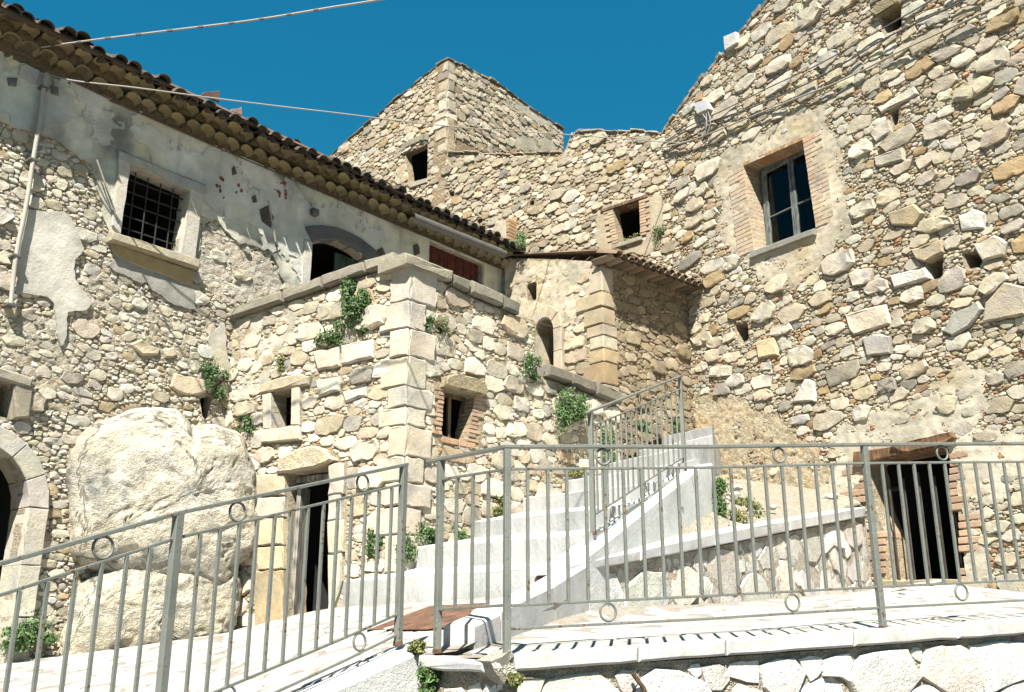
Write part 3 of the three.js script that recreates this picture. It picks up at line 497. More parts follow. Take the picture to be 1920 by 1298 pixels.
//@@TERRACE
{
  const T = thing('stone_terrace', V(CX, CD, 0.3), 'tall rubble terrace block with pale quoins, coping slabs and a low door', 'terrace');
  const uW = FBL.uv(428, 650)[0], topL = FBL.uv(745, 499)[1], yb = 1.2;
  const door = quad(FBL, [[541, 889], [622, 880], [620, 1175], [538, 1185]]), win = quad(FBL, [[513, 739], [551, 729], [550, 797], [513, 804]]);
  const polyL = [...quad(FBL, [[424, 606], [545, 566], [610, 545], [690, 516]]), [0, topL], [0, yb], [uW, yb]];
  const yellow = [0.66, 0.56, 0.39], pale = [0.7, 0.64, 0.52];
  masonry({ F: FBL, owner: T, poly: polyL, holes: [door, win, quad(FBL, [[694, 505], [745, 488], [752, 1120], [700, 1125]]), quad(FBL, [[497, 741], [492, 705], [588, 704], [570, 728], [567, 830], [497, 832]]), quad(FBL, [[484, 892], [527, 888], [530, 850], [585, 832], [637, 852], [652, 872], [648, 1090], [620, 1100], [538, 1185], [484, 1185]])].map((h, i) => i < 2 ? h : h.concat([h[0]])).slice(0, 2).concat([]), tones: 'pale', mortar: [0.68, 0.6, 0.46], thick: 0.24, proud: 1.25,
    clear: [[[-0.2, 0], [1, 0], [1, 9], [-0.2, 9]], quad(FBL, [[484, 892], [527, 888], [532, 862], [556, 846], [586, 835], [616, 840], [637, 864], [652, 870], [646, 1090], [620, 1180], [484, 1185]]), quad(FBL, [[497, 741], [493, 718], [540, 706], [586, 705], [582, 724], [567, 728], [568, 830], [497, 832]])],
    seed: [[[[592, 661], [640, 652], [641, 689], [600, 695]], [0.82, 0.75, 0.62]], [[[643, 650], [703, 637], [704, 672], [645, 685]], [0.86, 0.8, 0.68]], [[[598, 716], [640, 708], [641, 734], [600, 746]], [0.84, 0.78, 0.66]], [[[645, 737], [690, 724], [692, 742], [650, 756]], [0.82, 0.76, 0.64]]],
    plaster: [{ poly: quad(FBL, [[440, 600], [560, 572], [540, 640], [510, 730], [450, 740], [432, 680]]), w: 0.012, color: [0.66, 0.61, 0.5], rough: 0.2, lump: 0.02, pit: 0.008, grey: 0.3, show: 0.55 }],
    classes: [
      { rx: [0.19, 0.27], asp: [1.7, 2.4], n: 26, k: 14, joint: 0.012, box: 9, grow: 1.2, rot: 0.12 },
      { rx: [0.12, 0.18], asp: [1.4, 2.3], n: 260, k: 13, joint: 0.012, box: 7, grow: 1.3, rot: 0.15 },
      { rx: [0.075, 0.12], asp: [1.3, 2.4], n: 1800, k: 11, joint: 0.01, grow: 1.35 },
      { rx: [0.045, 0.08], asp: [1.5, 3.4], n: 14000, k: 8, joint: 0.007, grow: 1.3 },
      { rx: [0.022, 0.045], asp: [1.3, 3.2], n: 36000, k: 7, joint: 0.005, tone: 'chip' }] });
  const uE = FBR.uv(1003, 640)[0], uE2 = FBR.uv(1158, 742)[0], lowV = FBR.uv(1088, 726)[1], winR = quad(FBR, [[832, 728], [890, 742], [875, 828], [826, 817]]);
  const polyR = [[0, yb], [uE2, yb], [uE2, FBR.uv(1156, 760)[1]], [uE, FBR.uv(1017, 706)[1]], [uE, FBR.uv(1003, 602)[1]], ...quad(FBR, [[965, 592], [870, 552]]), [0, topL]];
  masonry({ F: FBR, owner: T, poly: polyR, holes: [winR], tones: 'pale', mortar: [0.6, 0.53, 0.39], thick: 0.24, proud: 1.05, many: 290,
    clear: [[[-1, 0], [0.2, 0], [0.2, 9], [-1, 9]], quad(FBR, [[814, 730], [824, 704], [908, 706], [908, 745], [900, 838], [816, 830]])],
    classes: [
      { rx: [0.17, 0.24], asp: [1.6, 2.4], n: 34, k: 14, joint: 0.012, box: 8, grow: 1.2, rot: 0.15 },
      { rx: [0.11, 0.17], asp: [1.4, 2.4], n: 420, k: 12, joint: 0.012, box: 6, grow: 1.3 },
      { rx: [0.07, 0.11], asp: [1.3, 2.5], n: 2600, k: 11, joint: 0.01, grow: 1.35 },
      { rx: [0.04, 0.075], asp: [1.4, 3.4], n: 20000, k: 8, joint: 0.007, grow: 1.3 },
      { rx: [0.022, 0.042], asp: [1.3, 3], n: 50000, k: 7, joint: 0.005, tone: 'chip' }], view: [0, uE2 + 0.05, 1.6 + 0.7, topL + 0.1] });
  // quoins: corner blocks reaching along both faces
  const ys = [503, 569, 620, 671, 727, 765, 800, 857, 905, 950, 1003, 1075, 1130];
  ys.slice(0, -1).forEach((y, i) => {
    const v1 = FBL.uv(748, y)[1] - 0.004, v0 = FBL.uv(748, ys[i + 1])[1] + 0.004, [a, b] = i % 2 ? [rr(0.36, 0.44), rr(0.24, 0.3)] : [rr(0.2, 0.27), rr(0.36, 0.45)];
    const w = 0.045 + rr(0, 0.014), c = vary([0.7, 0.64, 0.51], 0.08), e = w * 0.84;
    FBL.add('quoin', tint(prism([[-a, v0], [e, v0], [e, v1], [-a, v1]], -0.15, w, 0.016, 0.013), c), M.dressed, T);
    FBR.add('quoin', tint(prism([[-e * 0.3, v0], [b, v0], [b, v1], [-e * 0.3, v1]], -0.15, w, 0.016, 0.013), c), M.dressed, T);
  });
  // coping slabs
  const cop = (F, pts, c = [0.34, 0.32, 0.26]) => F.add('coping_slab', tint(prism(quad(F, pts), -0.4, 0.1 + rr(0, 0.02), 0.02, 0.008), vary(c, 0.1)), M.dressed, T);
  cop(FBL, [[416, 592], [536, 551], [537, 567], [424, 606]]); cop(FBL, [[538, 549], [610, 522], [612, 541], [540, 567]]); cop(FBL, [[612, 521], [691, 494], [692, 513], [614, 541]]); cop(FBL, [[693, 493], [746, 476], [748, 496], [695, 513]], [0.42, 0.39, 0.31]);
  cop(FBR, [[748, 477], [838, 512], [838, 531], [748, 498]], [0.4, 0.37, 0.29]); cop(FBR, [[840, 516], [872, 529], [871, 549], [841, 534]], [0.28, 0.26, 0.2]); cop(FBR, [[875, 528], [934, 555], [933, 575], [876, 551]]); cop(FBR, [[936, 556], [966, 571], [965, 592], [936, 578]], [0.26, 0.25, 0.21]);
  cop(FBR, [[1018, 684], [1062, 700], [1062, 720], [1018, 706]], [0.27, 0.25, 0.2]); cop(FBR, [[1064, 701], [1108, 718], [1108, 739], [1064, 721]], [0.24, 0.22, 0.17]); cop(FBR, [[1110, 719], [1157, 738], [1157, 759], [1110, 740]], [0.27, 0.25, 0.2]);
  // small window, left face
  const w = FBL.add('window', tint(prism(quad(FBL, [[497, 741], [513, 738], [513, 806], [498, 806]]), -0.22, 0.06), pale), M.dressed, T); w.userData.label = 'small square window with pale stone surround'; mesh('jamb', tint(prism(quad(FBL, [[551, 729], [567, 726], [566, 798], [550, 799]]), -0.22, 0.06), pale), M.dressed, w);
  mesh('lintel', tint(prism(quad(FBL, [[491, 741], [497, 722], [540, 708], [570, 703], [588, 708], [584, 724], [551, 729]]), -0.3, 0.08, 0.02, 0.01), [0.6, 0.53, 0.38]), M.dressed, w);
  mesh('sill', tint(prism(quad(FBL, [[497, 808], [567, 800], [569, 826], [530, 830], [497, 832]]), -0.3, 0.08, 0.015), pale), M.dressed, w);
  { const [a, b, c, d] = bounds(win); mesh('grille_bar', bar(new THREE.Vector3((a + b) / 2, c, -0.2), new THREE.Vector3((a + b) / 2, d, -0.2), 0.012), M.ironDark, w); mesh('grille_bar', bar(new THREE.Vector3(a, (c + d) / 2, -0.21), new THREE.Vector3(b, (c + d) / 2, -0.21), 0.012), M.ironDark, w); FBL.add('interior', room(a - 0.06, b + 0.06, c - 0.06, d + 0.06, -0.24, 1.3), M.dark, T); }
  // door, left face
  for (const [pts, c] of [[[[484, 892], [540, 890], [540, 930], [487, 932]], yellow], [[[488, 934], [540, 932], [539, 970], [486, 972]], pale], [[[482, 974], [538, 972], [538, 1022], [486, 1025]], [0.64, 0.55, 0.38]], [[[488, 1027], [538, 1024], [537, 1068], [490, 1070]], [0.66, 0.56, 0.38]], [[[484, 1072], [537, 1070], [536, 1185], [484, 1185]], [0.58, 0.46, 0.27]],
    [[[622, 872], [652, 868], [650, 925], [622, 930]], pale], [[[622, 932], [644, 928], [644, 975], [621, 978]], pale], [[[621, 980], [650, 976], [650, 1036], [621, 1040]], [0.68, 0.62, 0.5]], [[[620, 1042], [646, 1038], [646, 1090], [620, 1175]], pale]]) FBL.add('jamb_block', tint(prism(quad(FBL, pts), -0.35, 0.06 + rr(0, 0.02), 0.016, 0.01), vary(c, 0.06)), M.dressed, T);
  FBL.add('lintel', tint(prism(quad(FBL, [[526, 890], [532, 866], [556, 850], [586, 838], [614, 842], [630, 856], [637, 866], [600, 880], [560, 888]]), -0.35, 0.12, 0.03, 0.014), [0.72, 0.62, 0.44]), M.rock, T).userData.label = 'rough yellow stone lintel over the low door';
  { const [a, b, c, d] = bounds(door), dd = FBL.add('door', box(a, b, d - 0.1, d - 0.02, -0.3, -0.12), M.woodPale, T); dd.userData.label = 'low wooden door standing half open';
    mesh('door_leaf', box(-0.03, 0.03, c - 0.1, d - 0.16, -0.22, 0, 0.005).rotateY(0.2).translate(a + 0.12, 0, -0.08), M.woodPale, dd);
    mesh('door_post', box(b - 0.1, b - 0.005, c - 0.1, d - 0.1, -0.22, -0.14), M.woodRed, dd);
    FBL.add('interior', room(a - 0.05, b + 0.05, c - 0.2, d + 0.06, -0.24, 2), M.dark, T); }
  // brick-lined window, right face
  { const [a, b, c, d] = bounds(winR), n = 11, ww = FBR.add('window', join([box(a, a + 0.05, c, d, -0.19, -0.15), box(b - 0.05, b, c, d, -0.19, -0.15), box((a + b) / 2 - 0.03, (a + b) / 2 + 0.03, c, d, -0.19, -0.15), box(a, b, d - 0.06, d, -0.188, -0.152)]), M.wood, T); ww.userData.label = 'small dark window with brick jambs and stone lintel';
    const L = [winR[3], winR[0]], R = [winR[2], winR[1]];
    for (let i = 0; i < n; i++) for (const [e, s] of [[L, -1], [R, 1]]) { const t0 = i / n, t1 = (i + 1) / n, u = lerp(e[0][0], e[1][0], (t0 + t1) / 2), v0 = lerp(e[0][1], e[1][1], t0), v1 = lerp(e[0][1], e[1][1], t1), len = (i % 2 ? 0.12 : 0.2) * (s > 0 ? 1 : 0.8); mesh('brick', tint(box(u, u + s * len, v0 + 0.006, v1 - 0.006, -0.22, 0.02 + rr(-0.01, 0.008), 0.006), vary([0.6, 0.42, 0.28], 0.2)), M.brick, ww); }
    for (let i = 0; i < 4; i++) mesh('brick', tint(box(lerp(a, b, i / 4) + 0.005, lerp(a, b, (i + 1) / 4) - 0.005, c - 0.08, c - 0.01, -0.22, 0.03, 0.008), vary([0.58, 0.38, 0.24], 0.15)), M.brick, ww);
    mesh('lintel', tint(prism(quad(FBR, [[824, 728], [828, 708], [850, 702], [900, 716], [908, 736], [900, 746], [866, 736]]), -0.33, 0.1, 0.025, 0.012), [0.48, 0.4, 0.24]), M.rock, ww);
    FBR.add('interior', room(a - 0.05, b + 0.05, c - 0.05, d + 0.05, -0.24, 1.2), M.dark, T); }
  // terrace floors and end of the lower parapet
  const fl = [], y1 = EYE + 3.6, y2 = EYE + 3.15; const P1 = [FBL.world(uW, 0, -0.3), FBL.world(-0.3, 0, -0.3), FBR.world(uE, 0, -0.3), new THREE.Vector3(-0.4, 0, -17.3)];
  const tri = (P, y) => geom(P.flatMap(p => [p.x - T.position.x, y - T.position.y, p.z - T.position.z]), [0, 1, 2, 0, 2, 3]);
  mesh('terrace_floor', plainUV(flat(tri(P1, y1))), M.concrete, T);
  mesh('landing_floor', plainUV(flat(tri([FBR.world(uE, 0, -0.3), FBR.world(uE2, 0, -0.3), FS.world(0.2, 0, 0.1), FA.world(-2.2, 0, 0.1)], y2))), M.concrete, T);
  FBR.add('end_wall', tint(box(uE2 - 0.42, uE2 - 0.005, yb, FBR.uv(1156, 760)[1], -0.42, -0.005, 0.02), [0.5, 0.43, 0.3]), M.mortar, T);
}
//@@ARCH_HOUSE
{
  const T = thing('arched_outbuilding', V(1.53, 15.5, 2.9), 'small lean-to stone house with narrow arched doorway and shaded side wall', 'house');
  const uL = FA.uv(948, 560)[0], yb = EYE + 2.4, w1 = quad(FA, [[988, 534], [1007, 528], [1007, 562], [990, 566]]);
  const dl = FA.uv(1007, 660)[0], dr = FA.uv(1042, 660)[0], sp = FA.uv(1030, 622)[1], rad = (dr - dl) / 2, dc = (dl + dr) / 2;
  const arc = (r, a0, a1, n) => Array.from({ length: n + 1 }, (_, i) => { const a = lerp(a0, a1, i / n); return [dc + r * Math.cos(a), sp + r * 1.15 * Math.sin(a)]; });
  const w2 = [[dl, yb + 0.2], [dr, yb + 0.2], ...arc(rad, 0, Math.PI, 12)];
  const poly = [[uL, yb], [0, yb], ...quad(FA, [[1127, 492], [1060, 487], [948, 484]])];
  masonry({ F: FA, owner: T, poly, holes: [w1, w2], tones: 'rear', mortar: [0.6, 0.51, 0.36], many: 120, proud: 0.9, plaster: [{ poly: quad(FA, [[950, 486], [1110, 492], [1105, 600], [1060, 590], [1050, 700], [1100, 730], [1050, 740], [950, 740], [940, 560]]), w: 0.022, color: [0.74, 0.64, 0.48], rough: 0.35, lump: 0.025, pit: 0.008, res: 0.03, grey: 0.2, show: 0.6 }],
    classes: CLASSES(0.85, 0.25), clear: [[[-0.25, 0], [1, 0], [1, 12], [-0.25, 12]], [[dl - 0.2, yb], [dr + 0.22, yb], [dr + 0.22, sp + 0.1], [dc, sp + 0.5], [dl - 0.2, sp + 0.1]]] });
  const endS = FS.uv(1287, 600)[0], eL = FS.uv(1128, 492)[1], eR = FS.uv(1283, 548)[1];
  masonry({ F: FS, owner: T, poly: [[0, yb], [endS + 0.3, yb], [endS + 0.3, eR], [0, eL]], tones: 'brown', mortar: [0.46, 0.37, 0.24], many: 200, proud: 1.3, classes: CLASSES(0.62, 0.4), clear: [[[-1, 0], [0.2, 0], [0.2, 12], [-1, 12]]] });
  // quoins on the corner
  const ys = [[498, 545, 22, 20], [547, 573, 50, 24], [577, 606, 34, 22], [608, 628, 30, 26], [630, 652, 24, 25], [654, 678, 26, 28], [680, 720, 38, 24], [722, 760, 30, 24]], cols = [[0.64, 0.56, 0.41], [0.6, 0.5, 0.34], [0.56, 0.46, 0.3], [0.6, 0.5, 0.34], [0.68, 0.6, 0.45], [0.58, 0.46, 0.28], [0.46, 0.33, 0.19], [0.62, 0.53, 0.38]];
  ys.forEach(([a, b, l, r], i) => {
    const v1 = FA.uv(1133, a)[1], v0 = FA.uv(1133, b)[1], ll = l * 0.0115, rl = r * 0.0125;
    const g = join([prism([[-ll, v0], [0.035, v0], [0.035, v1], [-ll, v1]], -0.25, 0.045 + rr(0, 0.01), 0.014)]);
    FA.add('quoin', tint(g, vary(cols[i], 0.05)), M.dressed, T);
    FS.add('quoin', tint(prism([[-0.03, v0], [rl, v0], [rl, v1], [-0.03, v1]], -0.25, 0.04, 0.014), vary(cols[i], 0.05)), M.dressed, T);
  });
  // arched surround
  const ring = 0.2; const lime = [0.66, 0.58, 0.43];
  for (let i = 0; i < 5; i++) { const a0 = Math.PI * i / 5 + 0.01, a1 = Math.PI * (i + 1) / 5 - 0.01; FA.add('voussoir', tint(prism([...arc(rad, a0, a1, 3), ...arc(rad + ring, a0, a1, 3).reverse()], -0.3, 0.07, 0.012), vary(lime, 0.06)), M.dressed, T); }
  for (const [a, b] of [[dl - ring * 0.8, dl], [dr, dr + ring]]) { let v = sp; for (const h of [0.42, 0.5, 0.5]) { FA.add('jamb_block', tint(prism([[a, v - h + 0.006], [b, v - h + 0.006], [b, v], [a, v]], -0.3, 0.065, 0.01), vary(lime, 0.06)), M.dressed, T); v -= h; } }
  { const [a, b, c, d] = bounds(w2); FA.add('interior', room(a - 0.05, b + 0.05, c - 0.1, d + 0.05, -0.42, 1.5), M.dark, T); const r = bounds(w1); FA.add('interior', room(r[0] - 0.04, r[1] + 0.04, r[2] - 0.04, r[3] + 0.04, -0.42, 1), M.dark, T); }
  // roof: verge tiles along the front, eave tiles over the shaded side
  const tile = (len, r0, r1, seg = 7) => { const pos = [], idx = [], t = 0.014; for (const [z, r] of [[0, r0], [len, r1]]) for (const rad of [r, r - t]) for (let i = 0; i <= seg; i++) { const a = Math.PI * i / seg; pos.push(Math.cos(a) * rad, Math.sin(a) * rad * 0.85, z); } const n = seg + 1; for (let i = 0; i < seg; i++) idx.push(i, 2 * n + i, 2 * n + i + 1, i, 2 * n + i + 1, i + 1, n + i, 3 * n + i + 1, 3 * n + i, n + i, n + i + 1, 3 * n + i + 1, 2 * n + i, 3 * n + i, 3 * n + i + 1, 2 * n + i, 3 * n + i + 1, 2 * n + i + 1, i, i + 1, n + i + 1, i, n + i + 1, n + i); return plainUV(toCreasedNormals(geom(pos, idx), 0.7)); };
  const base = tile(0.46, 0.1, 0.085), cs = [[0.26, 0.18, 0.12], [0.32, 0.22, 0.14], [0.2, 0.15, 0.1], [0.36, 0.28, 0.19]].map(c => paint(base.clone(), c));
  const slope = Math.atan2(FA.uv(960, 480)[1] - FA.uv(1125, 488)[1], FA.uv(1125, 488)[0] - FA.uv(960, 480)[0]);
  const N = Math.floor((endS + 0.1) / 0.2);
  for (let i = 0; i <= N; i++) {
    const u = i * 0.2 - 0.05, v = lerp(eL, eR, u / endS);
    for (const r of [0, 1]) { const m = FS.add('eave_tile', pick(cs), M.tile, T); m.position.copy(FS.world(u + (r ? 0.1 : 0) + rr(-0.01, 0.01), v + 0.03 + r * 0.07, 0.02 + r * 0.13)).sub(T.position); m.rotation.set(0, FS.turn, 0); if (!r) m.rotateZ(Math.PI); m.rotateX(r ? slope : 0); m.position.add(new THREE.Vector3(FS.c, 0, FS.s).multiplyScalar(-0.12)); }
    const m = FS.add('roof_tile', pick(cs), M.tile, T); m.position.copy(FS.world(u + rr(-0.02, 0.02), v + 0.13 + rr(-0.01, 0.02), 0.03)).sub(T.position); m.rotation.set(0, FS.turn + rr(-0.08, 0.08), 0); m.rotateX(slope);
  }
  for (let i = 0; i < 7; i++) { const t = i / 7, p = [lerp(0.1, uL, t), lerp(eL, FA.uv(960, 480)[1], t) + 0.1]; const m = FA.add('verge_tile', pick(cs), M.tile, T); m.position.copy(FA.world(p[0], p[1] - 0.03, -0.08)).sub(T.position); m.rotation.set(0, FA.turn - Math.PI / 2, 0); m.rotateX(slope + 0.04); m.scale.set(0.7, 0.45, 0.9); }
  const a = FS.world(-0.03, eL + 0.13, 0.38), b = FS.world(endS, eR + 0.13, 0.38), up = FA.uv(960, 480)[1], c = FA.world(uL, up + 0.08, 0.03), d = new THREE.Vector3().copy(b).add(c).sub(a);
  const P = [a, b, d, c].map(p => p.sub(T.position)), Q = P.map(p => p.clone().setY(p.y - 0.03));
  mesh('roof', tint(plainUV(flat(geom([...P, ...Q].flatMap(p => p.toArray()), [0, 1, 2, 0, 2, 3, 4, 6, 5, 4, 7, 6, 0, 4, 5, 0, 5, 1, 1, 5, 6, 1, 6, 2, 2, 6, 7, 2, 7, 3, 3, 7, 4, 3, 4, 0]))), [0.3, 0.2, 0.13]), M.tile, T);
}
//@@REAR_HOUSE
{
  const T = thing('tall_stone_house', FB.world(0, 4.2, 0), 'tall ruined stone house with pointed corner behind the roofs', 'house');
  const w1 = quad(FB, [[760, 288], [802, 270], [801, 337], [768, 345]]), w2 = quad(FB, [[1151, 392], [1200, 378], [1203, 444], [1161, 456]]);
  const holes = [[899, 414, 5], [847, 363, 5], [997, 380, 5], [1197, 320, 5]].map(([x, y, r]) => quad(FB, [[x - r, y - r + 2], [x + r, y - r], [x + r, y + r], [x - r + 1, y + r + 1]]));
  const cU = FB.uv(838, 200)[0], yb = EYE + 2.5;
  const poly = [[FB.uv(560, 340)[0], yb], [FB.uv(1330, 420)[0], yb], ...quad(FB, [[1330, 248], [1232, 248], [1160, 246], [1085, 247], [1070, 256], [1056, 287], [960, 290], [842, 284], [838, 112], [760, 172], [690, 232], [612, 300], [560, 345]])];
  const brickish = [0.52, 0.32, 0.2];
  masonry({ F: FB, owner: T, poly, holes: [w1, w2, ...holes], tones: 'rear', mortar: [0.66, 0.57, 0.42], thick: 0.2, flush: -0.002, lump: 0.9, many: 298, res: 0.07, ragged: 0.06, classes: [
    { rx: [0.15, 0.22], asp: [1.6, 2.6], n: 130, k: 12, joint: 0.016, grow: 1.25 },
    { rx: [0.1, 0.15], asp: [1.5, 2.6], n: 1300, k: 11, joint: 0.014, grow: 1.3 }, { rx: [0.065, 0.1], asp: [1.4, 2.8], n: 12000, k: 9, joint: 0.012, grow: 1.3 }, { rx: [0.035, 0.07], asp: [1.4, 3.2], n: 60000, k: 8, joint: 0.009, tone: 'chip', grow: 1.3 }],
    g: 0.0135, proud: 1.2, view: [FB.uv(600, 320)[0], FB.uv(1300, 400)[0], FB.uv(1300, 580)[1], FB.uv(838, 100)[1] + 0.3],
    plaster: [{ poly: quad(FB, [[1120, 400], [1150, 385], [1160, 470], [1215, 452], [1212, 372], [1240, 365], [1240, 470], [1120, 490]]), w: 0.03, color: [0.6, 0.5, 0.36], rough: 0.16, grey: 0.1, show: 0.3 }],
    keep: (u, v) => u > cU + 0.15 || u < cU - 0.3 || v < FB.uv(840, 300)[1] });
  const FT = new Facade(FB.world(cU, 0).x, -FB.world(cU, 0).z, 41);
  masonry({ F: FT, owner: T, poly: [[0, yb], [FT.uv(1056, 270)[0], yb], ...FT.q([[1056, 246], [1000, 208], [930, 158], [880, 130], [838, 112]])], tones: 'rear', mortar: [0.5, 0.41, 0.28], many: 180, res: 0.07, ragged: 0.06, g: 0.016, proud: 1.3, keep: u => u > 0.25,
    plaster: [{ poly: FT.q([[985, 180], [1035, 230], [1010, 240], [960, 200]]), w: 0.03, color: [0.56, 0.5, 0.4], rough: 0.25, grey: 0.3, show: 0.4 }, { poly: FT.q([[960, 245], [1050, 270], [1040, 286], [965, 286]]), w: 0.03, color: [0.6, 0.53, 0.4], rough: 0.25, grey: 0.2, show: 0.4 }],
    classes: [{ rx: [0.1, 0.16], asp: [1.5, 2.8], n: 900, k: 11, joint: 0.014, grow: 1.3 }, { rx: [0.065, 0.1], asp: [1.4, 2.8], n: 8000, k: 9, joint: 0.012, grow: 1.3 }, { rx: [0.035, 0.07], asp: [1.4, 3], n: 30000, k: 8, joint: 0.009, tone: 'chip', grow: 1.3 }], view: [0, FT.uv(1056, 270)[0], FT.uv(1000, 300)[1] - 0.6, FT.uv(838, 100)[1] + 0.2] });
  // corner stones
  let y = 118; while (y < 285) { const h = rr(14, 24), v1 = FB.uv(838, y)[1], v0 = FB.uv(838, Math.min(288, y + h))[1] + 0.015, a = rr(0.2, 0.42), b = rr(0.2, 0.42); FB.add('corner_stone', tint(prism([[cU - Math.min(a, (y - 105) * 0.012), v0], [cU + 0.03, v0], [cU + 0.03, v1], [cU - Math.min(a, (y - 105) * 0.009), v1]], -0.2, 0.03 + rr(0, 0.04), 0.02, 0.015), tone('rear')), M.stone, T); FT.add('corner_stone', tint(prism([[-0.02, v0], [Math.min(b, (y - 105) * 0.012), v0], [Math.min(b, (y - 105) * 0.009), v1], [-0.02, v1]], -0.2, 0.03 + rr(0, 0.03), 0.02, 0.015), tone('rear')), M.stone, T); y += h; }
  // wall tops: flat cap stones along the ragged edges
  const cap = (F, pts, n, c) => { for (let i = 0; i < n; i++) { const q = t => { const k = t * (pts.length - 1), j = Math.min(pts.length - 2, Math.floor(k)); return [lerp(pts[j][0], pts[j + 1][0], k - j), lerp(pts[j][1], pts[j + 1][1], k - j)]; }, A = F.uv(...q(i / n)), B = F.uv(...q((i + 0.94) / n)); const d = rr(0.03, 0.06), sh = rr(-0.025, 0.025); F.add('cap_stone', tint(prism([[A[0], A[1] + sh], [B[0], B[1] + sh], [B[0], B[1] + d + sh], [A[0], A[1] + d + sh]], -0.42, rr(0.02, 0.08), 0.012, 0.012), vary(c, 0.2)), M.stone, T); } };
  cap(FB, [[606, 306], [690, 234], [760, 174], [836, 112]], 16, [0.3, 0.27, 0.22]); cap(FT, [[839, 112], [880, 130], [930, 158], [1000, 208], [1057, 246]], 14, [0.36, 0.32, 0.25]); cap(FB, [[842, 287], [960, 291], [1056, 288]], 8, [0.46, 0.36, 0.24]); cap(FB, [[1072, 254], [1085, 248], [1160, 247], [1236, 249]], 9, [0.54, 0.5, 0.42]);
  // narrow window with arched head
  { const r = bounds(w1), w = FB.add('window', tint(prism(quad(FB, [[765, 345], [802, 335], [803, 343], [770, 354]]), -0.3, 0.05, 0.012), [0.5, 0.44, 0.33]), M.dressed, T); w.userData.label = 'narrow dark window high in the pointed gable';
    for (let i = 0; i < 6; i++) { const t0 = i / 6, t1 = (i + 0.92) / 6, pt = (t, k) => { const a = quad(FB, [[754, 288], [806, 264]]), rise = 0.2 * (1 - (2 * t - 1) ** 2); return [lerp(a[0][0], a[1][0], t), lerp(a[0][1], a[1][1], t) + rise * 0.5 + k]; }; mesh('arch_stone', tint(prism([pt(t0, 0), pt(t1, 0), pt(t1, 0.17), pt(t0, 0.17)], -0.3, 0.05 + rr(0, 0.02), 0.012, 0.01), vary([0.4, 0.36, 0.27], 0.12)), M.stone, w); }
    FB.add('interior', room(r[0] - 0.05, r[1] + 0.05, r[2] - 0.05, r[3] + 0.15, -0.2, 1.6), M.dark, T); }
  // brick-framed window
  { const r = bounds(w2), w = FB.add('window', tint(prism(quad(FB, [[1150, 462], [1206, 445], [1207, 452], [1151, 470]]), -0.3, 0.09, 0.01), [0.46, 0.42, 0.33]), M.dressed, T); w.userData.label = 'square window opening framed in brick';
    mesh('lintel', box(r[0] - 0.3, r[1] + 0.2, r[3] - 0.01, r[3] + 0.06, -0.3, 0.06), M.wood, w);
    for (let i = 0; i < 12; i++) for (const [e, s] of [[[w2[3], w2[0]], -1], [[w2[2], w2[1]], 1]]) { const u = lerp(e[0][0], e[1][0], (i + 0.5) / 12), v0 = lerp(e[0][1], e[1][1], i / 12), v1 = lerp(e[0][1], e[1][1], (i + 1) / 12); mesh('brick', tint(box(u, u + s * (i % 2 ? 0.24 : 0.14), v0 + 0.005, v1 - 0.005, -0.19, 0.045 + rr(-0.005, 0.008), 0.005), vary(s < 0 ? [0.62, 0.48, 0.33] : [0.62, 0.44, 0.31], 0.15)), M.brick, w); }
    FB.add('interior', room(r[0] - 0.05, r[1] + 0.05, r[2] - 0.05, r[3] + 0.05, -0.2, 1.6), M.dark, T); }
  for (const h of holes) { const r = bounds(h); FB.add('wall_hole', room(r[0] - 0.02, r[1] + 0.02, r[2] - 0.02, r[3] + 0.02, -0.19, 0.4), M.dark, T); }
  // stub of a brick pier against the wall
  { const a = FB.uv(922, 470, 0.3), b = FB.uv(950, 415, 0.3), p = FB.add('pier', tint(prism([[a[0], a[1] - 0.5], [b[0], a[1] - 0.5], [b[0], b[1]], [a[0] + 0.05, b[1] - 0.03]], -0.1, 0.34, 0.02, 0.01), [0.6, 0.51, 0.38]), M.plaster, T); for (let i = 0; i < 13; i++) mesh('brick', tint(box(b[0] - 0.04, b[0] + 0.06, a[1] - 0.45 + i * 0.085, a[1] - 0.375 + i * 0.085, 0.02, 0.3 + rr(0, 0.02), 0.006), vary([0.52, 0.34, 0.2], 0.15)), M.brick, p); }
  { const A = FB.uv(720, 338, 0.6), B = FB.uv(748, 357, 0.05), m = FB.add('rod', bar(new THREE.Vector3(...A, 0.6), new THREE.Vector3(...B, 0), 0.025), M.ironDark, T); }
  FB.add('back_wall', tint(box(FB.uv(560, 340)[0], cU, yb, FB.uv(838, 250)[1], -5.2, -4.8, 0.02), [0.5, 0.42, 0.3]), M.mortar, T);
}
